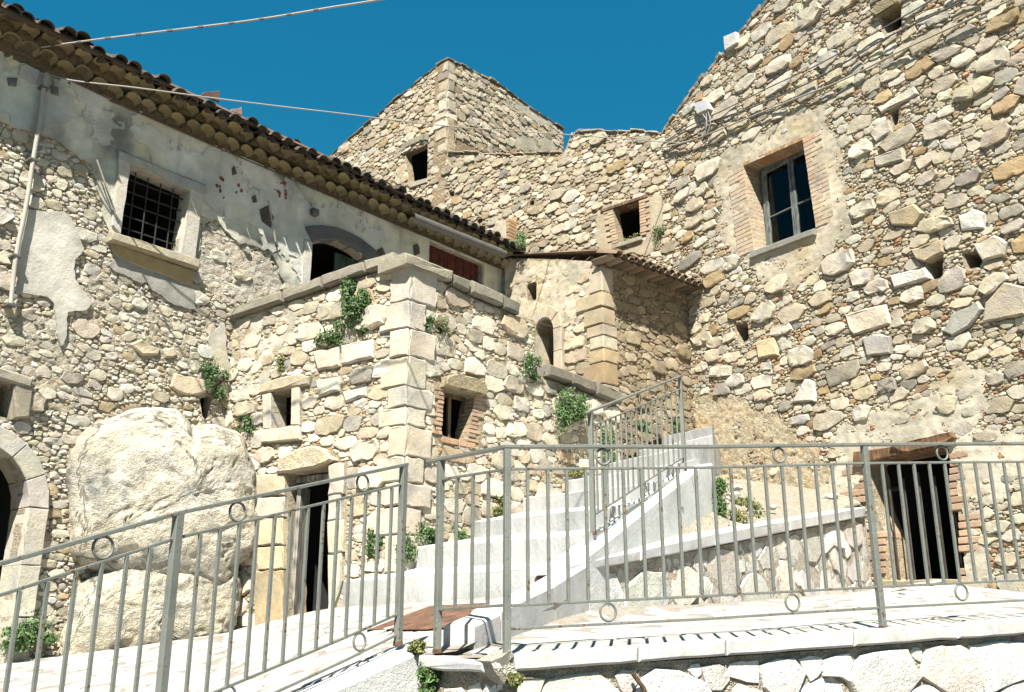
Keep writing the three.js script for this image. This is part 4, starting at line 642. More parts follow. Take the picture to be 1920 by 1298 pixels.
//@@RIGHT_HOUSE
{
  const T = thing('rubble_stone_house', V(5.6, 13.5, 0.7), 'big rubble stone house filling the right with a brick framed window', 'house');
  const uL = FR.uv(1252, 330)[0], uR = FR.uv(2300, -60)[0], yb = 1.2;
  const win = quad(FR, [[1395, 312], [1507, 263], [1532, 428], [1416, 470]]), door = quad(FR, [[1626, 868], [1780, 838], [1797, 960], [1814, 1088], [1669, 1092], [1660, 1002], [1642, 955], [1634, 900]]);
  const hs = [[[1650, 22], [1690, 10], [1690, 52], [1660, 64]], [[1736, 488], [1768, 478], [1768, 520], [1744, 526]], [[1806, 475], [1840, 468], [1842, 500], [1812, 505]], [[1378, 610], [1402, 604], [1404, 638], [1386, 645]], [[1672, 205], [1686, 202], [1684, 232], [1672, 238]]].map(h => quad(FR, h));
  const poly = [[uL, yb], [uR, yb], [uR, FR.uv(1560, -160)[1] + 0.9], ...quad(FR, [[1620, -240], [1560, -160], [1500, -78], [1440, 2], [1375, 80], [1335, 128], [1300, 172], [1262, 224], [1236, 256]]), [uL, FR.uv(1240, 275)[1]]];
  const plA = quad(FR, [[1352, 440], [1348, 390], [1340, 330], [1352, 290], [1400, 262], [1480, 222], [1548, 194], [1566, 236], [1572, 320], [1588, 390], [1592, 440], [1560, 480], [1500, 535], [1430, 525], [1395, 492]]);
  const plB = quad(FR, [[1560, 860], [1590, 790], [1690, 760], [1740, 720], [1800, 690], [1845, 700], [1850, 790], [1960, 800], [1960, 900], [1830, 940], [1850, 1100], [1818, 1100], [1785, 840], [1620, 866], [1600, 960], [1540, 940]]);
  const plC = quad(FR, [[1290, 735], [1380, 740], [1460, 790], [1540, 840], [1600, 900], [1600, 960], [1400, 1000], [1290, 1000]]);
  masonry({ F: FR, owner: T, poly, holes: [win, door, ...hs], tones: 'warm', mortar: [0.74, 0.65, 0.5], many: 300, flush: -0.006, lump: 0.9, proud: 1.2,
    seed: [[[[1772, 622], [1788, 590], [1838, 566], [1846, 580], [1822, 614], [1790, 632]], [0.54, 0.52, 0.46]], [[[1846, 606], [1852, 570], [1886, 531], [1926, 540], [1926, 592]], [0.62, 0.55, 0.43]], [[[1586, 592], [1664, 570], [1672, 608], [1602, 630]], [0.8, 0.72, 0.57]], [[[1646, 203], [1716, 164], [1724, 178], [1656, 213]], [0.76, 0.71, 0.6]],
      [[[1800, 406], [1828, 392], [1850, 400], [1848, 428], [1806, 434]], [0.9, 0.88, 0.84]], [[[1488, 757], [1512, 710], [1530, 716], [1532, 752]], [0.88, 0.84, 0.75]], [[[1420, 642], [1455, 632], [1462, 666], [1425, 672]], [0.84, 0.7, 0.45]], [[[1620, 634], [1652, 626], [1674, 632], [1672, 664], [1630, 668]], [0.56, 0.53, 0.46]],
      [[[1672, 516], [1738, 503], [1746, 523], [1680, 541]], [0.86, 0.82, 0.73]], [[[1712, 470], [1770, 450], [1772, 474], [1740, 492], [1722, 487]], [0.62, 0.53, 0.36]], [[[1828, 462], [1868, 442], [1892, 458], [1886, 480], [1846, 491]], [0.78, 0.71, 0.57]], [[[1668, 402], [1718, 383], [1736, 400], [1716, 425], [1676, 424]], [0.6, 0.5, 0.33]], [[[1640, 295], [1695, 278], [1700, 302], [1645, 314]], [0.7, 0.64, 0.5]]],
    view: [uL, FR.uv(1975, -20)[0], 1.6 + 0.4, FR.uv(1500, -60)[1]], margin: 0.03,
    plaster: [
      { poly: plA, w: 0.02, color: [0.72, 0.62, 0.47], rough: 0.3, lump: 0.02, pit: 0.006, res: 0.03, grey: 0.08, show: 0.22, label: 'plaster patch round the brick framed window' },
      { poly: plB, w: 0.022, color: [0.78, 0.7, 0.56], rough: 0.4, lump: 0.03, pit: 0.008, grey: 0.15, label: 'plaster patch around the dark cellar door', show: 0.42 },
      { poly: plC, w: 0.02, color: [0.86, 0.76, 0.58], rough: 0.35, lump: 0.03, pit: 0.016, res: 0.03, mat: M.mortar, grey: 0.1, show: 0.2 }],
    classes: [
      { rx: [0.19, 0.3], asp: [1.8, 2.9], n: 110, k: 12, joint: 0.02, box: 8, rot: 0.25, grow: 1.25 },
      { rx: [0.12, 0.19], asp: [1.5, 2.8], n: 700, k: 11, joint: 0.018, box: 8, rot: 0.25, grow: 1.3 },
      { rx: [0.075, 0.12], asp: [1.4, 2.8], n: 3400, k: 10, joint: 0.014, box: 6, rot: 0.3, grow: 1.35 },
      { rx: [0.05, 0.1], asp: [2.2, 4.6], n: 30000, k: 9, joint: 0.008, grow: 1.25, rot: 0.3, tone: 'chip' },
      { rx: [0.035, 0.07], asp: [1.4, 3], n: 40000, k: 8, joint: 0.006, grow: 1.3, rot: 0.4 },
      { rx: [0.02, 0.05], asp: [1.3, 4], n: 160000, k: 7, joint: 0.005, grow: 1.25, tone: 'chip', rot: 0.5 }],
    clear: [quad(FR, [[1398, 478], [1372, 306], [1400, 296], [1505, 248], [1545, 256], [1568, 425], [1536, 450]]), quad(FR, [[1600, 868], [1606, 835], [1790, 815], [1790, 850], [1830, 1095], [1655, 1100], [1640, 1000]])] });
  for (const h of hs) { const r = bounds(h); FR.add('wall_hole', room(r[0] - 0.03, r[1] + 0.03, r[2] - 0.03, r[3] + 0.03, -0.41, 0.5), M.dark, T); }
  FR.add('hole_lintel', tint(prism(quad(FR, [[1638, 30], [1650, 8], [1690, -6], [1692, 8], [1650, 34]]), -0.3, 0.1, 0.02, 0.01), [0.4, 0.34, 0.2]), M.rock, T);
  // casement window
  {
    const r = bounds(win), L = [win[3], win[0]], R = [win[2], win[1]], n = 21;
    const w = FR.add('window', tint(prism(quad(FR, [[1411, 474], [1532, 430], [1533, 441], [1410, 487]]), -0.4, 0.08, 0.012), [0.4, 0.38, 0.33]), M.dressed, T); w.userData.label = 'casement window with grey blue frame set deep in brick';
    for (let i = 0; i < n; i++) for (const [e, s] of [[L, -1], [R, 1]]) {
      const u = lerp(e[0][0], e[1][0], (i + 0.5) / n), v0 = lerp(e[0][1], e[1][1], i / n), v1 = lerp(e[0][1], e[1][1], (i + 1) / n), k = i % 2, l1 = k ? 0.13 : 0.24;
      mesh('brick', tint(box(u, u + s * l1, v0 + 0.004, v1 - 0.005, -0.36, 0.03 + rr(-0.004, 0.005), 0.004), vary(rnd() < 0.12 ? [0.62, 0.4, 0.25] : [0.68, 0.54, 0.39], 0.12)), M.brick, w);
      if (rnd() < 0.85) mesh('brick', tint(box(u + s * (l1 + 0.008), u + s * (l1 + (k ? 0.25 : 0.14)), v0 + 0.004, v1 - 0.005, -0.1, 0.028 + rr(-0.004, 0.005), 0.004), vary([0.7, 0.57, 0.43], 0.12)), M.brick, w);
    }
    for (let i = 0; i < 8; i++) { const a = win[0], b = win[1], t0 = i / 8, t1 = (i + 1) / 8; mesh('brick', tint(prism([[lerp(a[0], b[0], t0) + 0.004, lerp(a[1], b[1], t0)], [lerp(a[0], b[0], t1) - 0.004, lerp(a[1], b[1], t1)], [lerp(a[0], b[0], t1) - 0.004, lerp(a[1], b[1], t1) + 0.07], [lerp(a[0], b[0], t0) + 0.004, lerp(a[1], b[1], t0) + 0.07]], -0.36, 0.02, 0.005, 0.002), vary([0.5, 0.3, 0.15], 0.1)), M.brick, w); }
    // frame at the back of the recess
    const z = -0.3, [u0, u1, v0, v1] = [r[0] + 0.1, r[1] + 0.02, r[2] + 0.02, r[3] - 0.02], um = (u0 + u1) / 2;
    mesh('frame', join([box(u0, u0 + 0.07, v0, v1, z - 0.06, z), box(u1 - 0.07, u1, v0, v1, z - 0.06, z), box(u0 + 0.07, u1 - 0.07, v1 - 0.07, v1, z - 0.06, z - 0.003), box(u0 + 0.07, u1 - 0.07, v0, v0 + 0.06, z - 0.06, z - 0.003)]), M.woodBlue, w);
    for (const [a, b] of [[u0 + 0.075, um - 0.003], [um + 0.003, u1 - 0.075]]) {
      const vm = lerp(v0, v1, 0.42), s = mesh('sash', join([box(a, a + 0.06, v0 + 0.065, v1 - 0.075, z - 0.045, z + 0.012), box(b - 0.06, b, v0 + 0.065, v1 - 0.075, z - 0.045, z + 0.012), box(a + 0.06, b - 0.06, v1 - 0.14, v1 - 0.075, z - 0.045, z + 0.009), box(a + 0.06, b - 0.06, v0 + 0.065, v0 + 0.14, z - 0.045, z + 0.009), box(a + 0.06, b - 0.06, vm - 0.014, vm + 0.014, z - 0.04, z + 0.006)]), M.woodBlue, w);
      mesh('pane', box(a + 0.06, b - 0.06, v0 + 0.14, vm - 0.014, z - 0.022, z - 0.018, 0.001), M.glass, w); mesh('pane', box(a + 0.06, b - 0.06, vm + 0.014, v1 - 0.14, z - 0.022, z - 0.018, 0.001), M.glass, w);
    }
    FR.add('interior', room(r[0] - 0.12, r[1] + 0.12, r[2] - 0.08, r[3] + 0.1, -0.4, 2.2), M.dark, T);
  }
  // cellar door
  {
    const r = bounds(door), d = FR.add('door', prism(quad(FR, [[1606, 872], [1608, 850], [1778, 822], [1782, 838], [1630, 868]]), -0.35, 0.1, 0.012, 0.01), M.woodRed, T); d.userData.label = 'dark cellar doorway under red wooden beams';
    mesh('beam', prism(quad(FR, [[1680, 838], [1790, 812], [1796, 822], [1778, 836], [1700, 850]]), -0.1, 0.13, 0.008, 0.014), M.woodRed, d);
    for (let i = 0; i < 5; i++) { const u = lerp(r[0] + 0.25, r[1] - 0.12, i / 4); mesh('gate_bar', box(u - 0.016, u + 0.016, r[2] - 0.02, r[3] - rr(0.25, 0.4), -0.12, -0.1), M.gateWood, d); }
    for (const [x0, x1, y0, y1, s, n] of [[1585, 1626, 868, 950, 1, 6], [1626, 1662, 1000, 1080, 1, 6], [1782, 1815, 850, 960, -1, 8], [1800, 1850, 965, 1095, -1, 9]]) for (let i = 0; i < n; i++) { if (rnd() < 0.25) continue; const ya = lerp(y0, y1, i / n), yb2 = lerp(y0, y1, (i + 0.9) / n), sh = rr(-8, 8), a = FR.uv(x0 + sh * (s < 0 ? 0 : 1), yb2), b = FR.uv(x1 + sh * (s < 0 ? 1 : 0), yb2), c = FR.uv(x1, ya)[1]; mesh('brick', tint(box(a[0], b[0], a[1], a[1] + Math.max(0.05, c - b[1]), -0.3, 0.026 + rr(-0.014, 0.01), 0.014), vary([0.6, 0.42, 0.29], 0.2)), M.brick, d); }
    mesh('threshold', tint(prism(quad(FR, [[1655, 1090], [1815, 1086], [1822, 1104], [1655, 1106]]), -0.35, 0.14, 0.015, 0.01), [0.5, 0.42, 0.28]), M.dressed, d);
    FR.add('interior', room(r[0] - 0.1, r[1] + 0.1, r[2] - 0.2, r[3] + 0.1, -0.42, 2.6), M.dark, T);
  }
  // verge: ragged mortar and flat stones up the gable edge, white block
  const vg = [[1238, 262], [1262, 222], [1300, 170], [1335, 126], [1375, 78], [1440, 0], [1500, -80]];
  for (let i = 0; i < 26; i++) { const q = t => { const k = t * (vg.length - 1), j = Math.min(vg.length - 2, Math.floor(k)); return [lerp(vg[j][0], vg[j + 1][0], k - j), lerp(vg[j][1], vg[j + 1][1], k - j)]; }, A = FR.uv(...q(i / 26)), B = FR.uv(...q((i + 0.95) / 26)), d = rr(0.04, 0.1), s = rr(-0.03, 0.03); FR.add('verge_stone', tint(prism([[A[0] + s, A[1] + s - 0.03], [B[0] + s, B[1] + s - 0.03], [B[0] + s - d * 0.3, B[1] + s + d], [A[0] + s - d * 0.3, A[1] + s + d]], -0.42, rr(0.0, 0.06), 0.012, 0.014), vary([0.36, 0.31, 0.22], 0.25)), M.stone, T); }
  FR.add('edge_block', tint(prism(quad(FR, [[1363, 72], [1386, 62], [1390, 82], [1366, 98]]), -0.2, 0.1, 0.01), [0.74, 0.73, 0.7]), M.dressed, T).userData.label = 'white block standing on the sloping gable edge';
  FR.add('back_wall', tint(box(uL + 0.2, uR, yb, FR.uv(1252, 330)[1], -6, -5.6, 0.02), [0.5, 0.42, 0.3]), M.mortar, T);
}
//@@ROCKS
function rock(F, name, label, outline, depth, tones, o = {}) {   // a boulder bulging out of the wall inside the outline
  const P = F.q(outline), cu = P.reduce((a, p) => a + p[0], 0) / P.length, cv = P.reduce((a, p) => a + p[1], 0) / P.length;
  const ang = P.map(p => Math.atan2(p[1] - cv, p[0] - cu)), rad = P.map(p => Math.hypot(p[0] - cu, p[1] - cv)), ord = ang.map((_, i) => i).sort((a, b) => ang[a] - ang[b]);
  const R = a => { let k = ord.findIndex(i => ang[i] > a); const j = ord[k < 0 ? 0 : k], i = ord[(k < 0 ? 0 : k) - 1 < 0 ? ord.length - 1 : (k < 0 ? 0 : k) - 1]; let a0 = ang[i], a1 = ang[j], x = a; if (a1 < a0) { a1 += 2 * Math.PI; if (x < a0) x += 2 * Math.PI; } const t = (x - a0) / (a1 - a0 || 1); return lerp(rad[i], rad[j], t * t * (3 - 2 * t)); };
  const g = new THREE.SphereGeometry(1, 190, 120); g.rotateX(Math.PI / 2); const p = g.attributes.position, col = [], s = rr(0, 40);
  for (let i = 0; i < p.count; i++) {
    const x = p.getX(i), y = p.getY(i), z = p.getZ(i), a = Math.atan2(y, x), rho = Math.hypot(x, y), f = Math.pow(rho, 0.75), r = R(a);
    let u = r * f * Math.cos(a), v = r * f * Math.sin(a), w = Math.sign(z) * Math.pow(Math.abs(z), 0.62) * depth;
    const n1 = fbm(u * 1.1 + s, v * 1.1, w + s, 3), n2 = fbm(u * 4 + s, v * 4, w * 3, 4), ridge = Math.abs(noise(u * 2.3 + s, v * 1.6, w)) ;
    const cr = Math.abs(noise(u * 1.3 + s, v * 0.9 + 3, s + n2 * 0.8)), c2 = Math.abs(noise(u * 3.2 + s, v * 2.6 + 9, s + n2)); w += (n1 * 0.2 + n2 * 0.05 + 0.014 * fbm(u * 12, v * 12, s, 2) - 0.045 * smooth(0.03, 0, cr) * smooth(-0.1, 0.2, n1 + 0.1) - 0.016 * smooth(0.03, 0, c2) - 0.022 * smooth(0.22, 0.4, noise(u * 5, v * 7, s))) * (o.rough ?? 1); if (o.tilt) w += o.tilt * v; u += n2 * 0.06; v += n1 * 0.08;
    p.setXYZ(i, u, v, w); const k = 1 + 0.3 * n1 + 0.35 * n2, gy = clamp(smooth(0.0, 0.25, fbm(u * 1.4 + 3, v * 1.4 + s, w, 5)) * 0.5 + smooth(0.05, 0.3, fbm(u * 6 + 3, v * 6 + s, w * 4, 4)) * 0.55, 0, 1); col.push(...[0, 1, 2].map(c => ALB * lerp(tones[c], [0.34, 0.33, 0.27][c], gy) * k));
  }
  g.setAttribute('color', new THREE.Float32BufferAttribute(col, 3)); g.computeVertexNormals(); plainUV(g);
  const m = mesh(name, g, M.rock, scene); m.position.copy(F.world(cu, cv, o.out ?? 0)); m.rotation.y = F.turn; return tag(m, label, 'boulder');
}
const FK = new Facade(-3.895 + 0.25, 12.94 - 0.35, 52);
rock(FK, 'boulder', 'huge smooth pale boulder built into the foot of the house wall', [[140, 830], [165, 798], [230, 776], [310, 772], [348, 800], [400, 798], [445, 818], [466, 868], [474, 930], [480, 990], [470, 1040], [430, 1068], [400, 1110], [350, 1095], [240, 1090], [190, 1075], [135, 1045], [130, 960]], 0.52, [0.78, 0.73, 0.6], { out: 0.02, tilt: -0.02, rough: 0.8 });
rock(FK, 'rock_ledge', 'low pale rock ledge under the big boulder beside the ramp', [[128, 1150], [150, 1095], [200, 1062], [300, 1055], [400, 1066], [440, 1085], [425, 1190], [400, 1215], [300, 1225], [200, 1232], [110, 1235]], 0.42, [0.78, 0.72, 0.57], { out: 0.05, rough: 0.7 });
rock(FK, 'rock_slab', 'ochre rock wedge between the boulder and the low door', [[405, 1110], [435, 1065], [478, 1010], [492, 1040], [490, 1165], [440, 1180], [415, 1180]], 0.2, [0.6, 0.47, 0.27], { out: -0.15, rough: 0.5 });

//@@GROUND
function loft(near, far, n, m, lump = 0.008) {     // a surface between two polylines (x, metres ahead, y over eye)
  const along = (L, t) => { const k = t * (L.length - 1), j = Math.min(L.length - 2, Math.floor(k)); return [0, 1, 2].map(c => lerp(L[j][c], L[j + 1][c], k - j)); };
  const pos = [], uv = [], idx = [];
  for (let i = 0; i <= n; i++) for (let j = 0; j <= m; j++) { const a = along(near, j / m), b = along(far, j / m), p = a.map((x, c) => lerp(x, b[c], i / n)); pos.push(p[0], EYE + p[2] + lump * fbm(p[0] * 2, p[1] * 2, 9), -p[1]); uv.push(p[0], p[1]); }
  for (let i = 0; i < n; i++) for (let j = 0; j < m; j++) { const a = i * (m + 1) + j, b = a + m + 1; idx.push(a, a + 1, b + 1, a, b + 1, b); }
  return geom(pos, idx, uv);
}
const structure = (name, g, m) => { const o = mesh(name, g, m, scene); o.userData.kind = 'structure'; return o; };
structure('ground', (() => { const g = new THREE.PlaneGeometry(1600, 1600, 8, 8); g.rotateX(-Math.PI / 2); g.translate(0, -0.02, 0); return plainUV(g); })(), M.street);
const ramp = structure('paved_ramp', loft([[-3.4, 2.1, -1.3], [-1.53, 4.5, -0.52], [-0.646, 5.7, -0.1], [-0.3, 5.45, -0.06]], [[-7.6, 8.6, -0.6], [-5.41, 11.2, -0.22], [-3.6, 12.9, 0.12], [-2.56, 12.2, 0.3], [-2, 11.8, 0.37], [0.6, 7.65, 0.372]].slice(0), 40, 50), M.bedding);
const FKB = Facade.through(V(-0.03, 4.92, 0), V(2.09, 5.7, 0)), kerbIn = x => { const [u, v] = FKB.uv(x, 1228 - 68 * (x - 960) / 960, 0), w = FKB.world(u, v, -0.06); return [w.x, -w.z, v - EYE - 0.012]; };
const court = structure('paved_court', loft([[-0.36, 5.42, -0.1], kerbIn(958), kerbIn(1300), kerbIn(1640), kerbIn(1920), kerbIn(2300)], [[0.45, 7.65, 0.27], [2.6, 11, 0.44], [5.1, 14.2, 0.68], [5.65, 13.6, 0.76], [6.5, 12.4, 0.54], [8, 9.9, 0.42]], 40, 60), M.bedding);
// stone slabs laid over a lofted floor
function pave(floor, edge, size, many) {
  floor.updateMatrixWorld(true); const rc = new THREE.Raycaster(), dn = new THREE.Vector3(0, -1, 0), mat = floor.material; mat.side = THREE.DoubleSide;
  const yAt = (x, d) => { rc.set(new THREE.Vector3(x, 12, -d), dn); const h = rc.intersectObject(floor)[0]; return h ? h.point.y : null; };
  const st = pack((u, v) => sd(edge, u, v) > 0.02, bounds(edge), [{ rx: [0.24 * size, 0.34 * size], asp: [1.3, 2], n: 900, k: 14, joint: 0.02, box: 14, rot: 0.1, grow: 1.15, shrink: 0.8 }, { rx: [0.14 * size, 0.24 * size], asp: [1.1, 1.8], n: 4000, k: 12, joint: 0.02, box: 12, rot: 0.12, grow: 1.25, shrink: 0.7 }, { rx: [0.07, 0.13], asp: [1.1, 2], n: 9000, k: 10, joint: 0.02, box: 8, rot: 0.3, grow: 1.4 }], 0.02);
  let n = 0;
  for (const q of st.sort((a, b) => b.area - a.area)) {
    if (n >= many) break; const y = yAt(q.u, q.v), ya = yAt(q.u + 0.06, q.v), yb = yAt(q.u, q.v + 0.06); if (y === null || ya === null || yb === null || !onScreen(new THREE.Vector3(q.u, y, -q.v))) continue;
    const sx = (ya - y) / 0.06, sz = (yb - y) / 0.06, c = tone('slab').map(x => x * ALB), pos = [], idx = [], uv = [], col = [], K = q.P.length, lift = 0.006, tx = rr(-0.004, 0.004), tz = rr(-0.004, 0.004);
    for (const [f, h] of [[1, -0.02], [0.995, lift - 0.004], [0.965, lift]]) for (const p of q.P) { const x = (p[0] - q.u) * f, d = (p[1] - q.v) * f; pos.push(x, x * (sx + tx) + d * (sz + tz) + h, -d); uv.push(x + q.u * 3, d + q.v * 5); col.push(...c); }
    pos.push(0, lift, 0); uv.push(q.u * 3, q.v * 5); col.push(...c);
    for (let r = 0; r < 2; r++) for (let i = 0; i < K; i++) { const a = r * K + i, b = r * K + (i + 1) % K; idx.push(a, b, b + K, a, b + K, a + K); }
    for (let i = 0; i < K; i++) idx.push(2 * K + i, 2 * K + (i + 1) % K, 3 * K);
    const m = mesh('paving_stone', toCreasedNormals(geom(pos, idx, uv, col), 0.5), M.paving, floor); m.position.set(q.u, y, -q.v); n++;
  }
  mat.side = THREE.FrontSide;
}
function hit(m, px, py) { m.updateMatrixWorld(true); const [x, y] = ray(px, py), rc = new THREE.Raycaster(new THREE.Vector3(0, EYE, 0), new THREE.Vector3(x, y, -1).normalize()); m.material.side = THREE.DoubleSide; const h = rc.intersectObject(m)[0]; m.material.side = THREE.FrontSide; return h?.point; }
// terraced stairs with sloping treads
const LP = s => [0.68 + 0.422 * s, 8.1 + 0.906 * s];
{
  const L = [[-2.0, 11.76, 0.66, 0.34]], R = [[...LP(-0.45), 0.545, 0.36]];
  [[0.19, 1.02, 0.78], [1.167, 1.4, 1.2], [2.087, 1.787, 1.6], [2.987, 2.12, 1.94], [3.96, 2.48, 2.3], [4.81, 2.8, 2.64], [5.48, 3.12, 2.96]].forEach(([s, y, b]) => { const p = FBR.world(s, 0, 0.02); L.push([p.x, -p.z, y, b]); });
  [[-0.19, 0.82, 0.6], [0.85, 1.17, 0.98], [1.85, 1.52, 1.34], [2.8, 1.86, 1.68], [3.6, 2.22, 2.04]].forEach(([s, y, b]) => R.push([...LP(s), y, b])); R.push([2.62, 12.5, 2.56, 2.4], [2.85, 13.6, 2.92, 2.76]);
  const T = thing('stone_stairs', V(-0.6, 9.6, 0.4), 'white stone stairway with deep sloping treads climbing between the walls', 'stairs');
  const loc = p => V(p[0], p[1], p[2]).sub(T.position);
  for (let k = 0; k < L.length; k++) {
    const nx = k + 1 < L.length, A = loc(L[k]), B = loc(R[k]), A0 = loc([L[k][0], L[k][1], L[k][3] - 0.12]), B0 = loc([R[k][0], R[k][1], R[k][3] - 0.12]);
    const C = nx ? loc([L[k + 1][0], L[k + 1][1], L[k + 1][3]]) : loc([1.9, 17.2, 3.16]), D = nx ? loc([R[k + 1][0], R[k + 1][1], R[k + 1][3]]) : loc([3.6, 16.6, 3.1]);
    if (nx && k === 0) { const e = loc([-1.27, 11.28, 0.78]); }
    const n = 12, pos = [], idx = [], uv = []; const rows = [[A0, B0], [A.clone().setY(A.y - 0.012), B.clone().setY(B.y - 0.012)], [A.clone().lerp(C, 0.02), B.clone().lerp(D, 0.02)], [A.clone().lerp(C, 0.5), B.clone().lerp(D, 0.5)], [C.clone().lerp(A, -0.04), D.clone().lerp(B, -0.04)]];
    rows.forEach(([p, q], r) => { for (let i = 0; i <= n; i++) { const x = p.clone().lerp(q, i / n), nn = 0.012 * noise(x.x * 3, x.z * 3, k); pos.push(x.x, x.y + (r ? nn : 0), x.z); uv.push(i / n * 3.4, r < 2 ? r * 0.2 + k : 0.2 + r * 0.3 + k); } });
    for (let r = 0; r + 1 < rows.length; r++) for (let i = 0; i < n; i++) { const a = r * (n + 1) + i, b = a + n + 1; idx.push(a, a + 1, b + 1, a, b + 1, b); }
    const side = rows.map(([, q]) => q), b0 = pos.length / 3;                       // solid right-hand flank of the step
    for (const q of side) { pos.push(q.x, q.y, q.z, q.x, B0.y - 1.1, q.z); uv.push(q.z, q.y, q.z, q.y - 1); }
    for (let r = 0; r + 1 < side.length; r++) { const a = b0 + r * 2; idx.push(a, a + 1, a + 3, a, a + 3, a + 2); }
    if (k > 0) { const f = pos.length / 3; pos.push(A0.x, A0.y, A0.z, B0.x, B0.y, B0.z, B0.x, B0.y - 1.1, B0.z, A0.x, A0.y - 0.3, A0.z); uv.push(0, 1, 3, 1, 3, 0, 0, 0); idx.push(f, f + 2, f + 1, f, f + 3, f + 2); }
    mesh('step', toCreasedNormals(geom(pos, idx, uv), 0.5), M.white, T);
  }
}
// sloping parapet kerb on the right of the stairs
function kerbRun(T, name, pts, wid, mat, drop) {      // pts: [x, ahead, top y, bottom y]; a capped run of solid kerb
  const pos = [], idx = [], n = pts.length;
  pts.forEach((p, i) => { const a = pts[Math.max(0, i - 1)], b = pts[Math.min(n - 1, i + 1)], dx = b[0] - a[0], dd = b[1] - a[1], l = Math.hypot(dx, dd), nx = dd / l * wid / 2, nd = -dx / l * wid / 2, c = 0.015;
    for (const [s, y] of [[-1, p[3]], [-1, p[2] - c], [-(1 - c / wid * 2), p[2]], [1 - c / wid * 2, p[2]], [1, p[2] - c], [1, p[3]]]) { const q = V(p[0] + nx * s, p[1] + nd * s, y).sub(T.position); pos.push(q.x, q.y, q.z); } });
  for (let i = 0; i + 1 < n; i++) for (let k = 0; k < 5; k++) { const a = i * 6 + k, b = a + 6; idx.push(a, a + 1, b + 1, a, b + 1, b); }
  for (const o of [0, (n - 1) * 6]) idx.push(...(o ? [o, o + 1, o + 5, o + 1, o + 4, o + 5, o + 1, o + 2, o + 4, o + 2, o + 3, o + 4] : [o, o + 5, o + 1, o + 1, o + 5, o + 4, o + 1, o + 4, o + 2, o + 2, o + 4, o + 3]));
  return mesh(name, plainUV(toCreasedNormals(geom(pos, idx), 0.5)), mat, T);
}
const kerbPix = (px, py, d) => { const p = at(px, py, d); return [p.x, -p.z, p.y - EYE]; };
{
  const T = thing('stair_parapet', V(1.2, 9.2, 0.6), 'white sloping parapet kerb carrying the far stair railing', 'parapet');
  const top = [[-0.45, 1068, 1082], [0, 1102, 1030], [3.2, 1285, 893], [3.75, 1312, 884]];
  const pts = [[-0.5, 0.62], [0.05, 0.8], [1.6, 1.33], [3.2, 1.88], [3.75, 2.0]].map(([s, y]) => [...LP(s), y, y - 0.75]);
  kerbRun(T, 'parapet', pts, 0.26, M.concrete);
  const K = thing('kerb', V(0, 6.5, 0), 'white low kerb dividing the stair landing from the paved court', 'kerb');
  kerbRun(K, 'kerb_stone', [[-0.3, 5.72, 0.08, -0.25], [-0.16, 6.02, 0.15, -0.25]], 0.2, M.marble);
  kerbRun(K, 'kerb_stone', [[-0.155, 6.035, 0.17, -0.2], [0.2, 6.95, 0.36, 0]], 0.2, M.marble);
  kerbRun(K, 'kerb_stone', [[0.205, 6.965, 0.365, 0], [0.49, 7.62, 0.55, 0]], 0.2, M.marble);
}
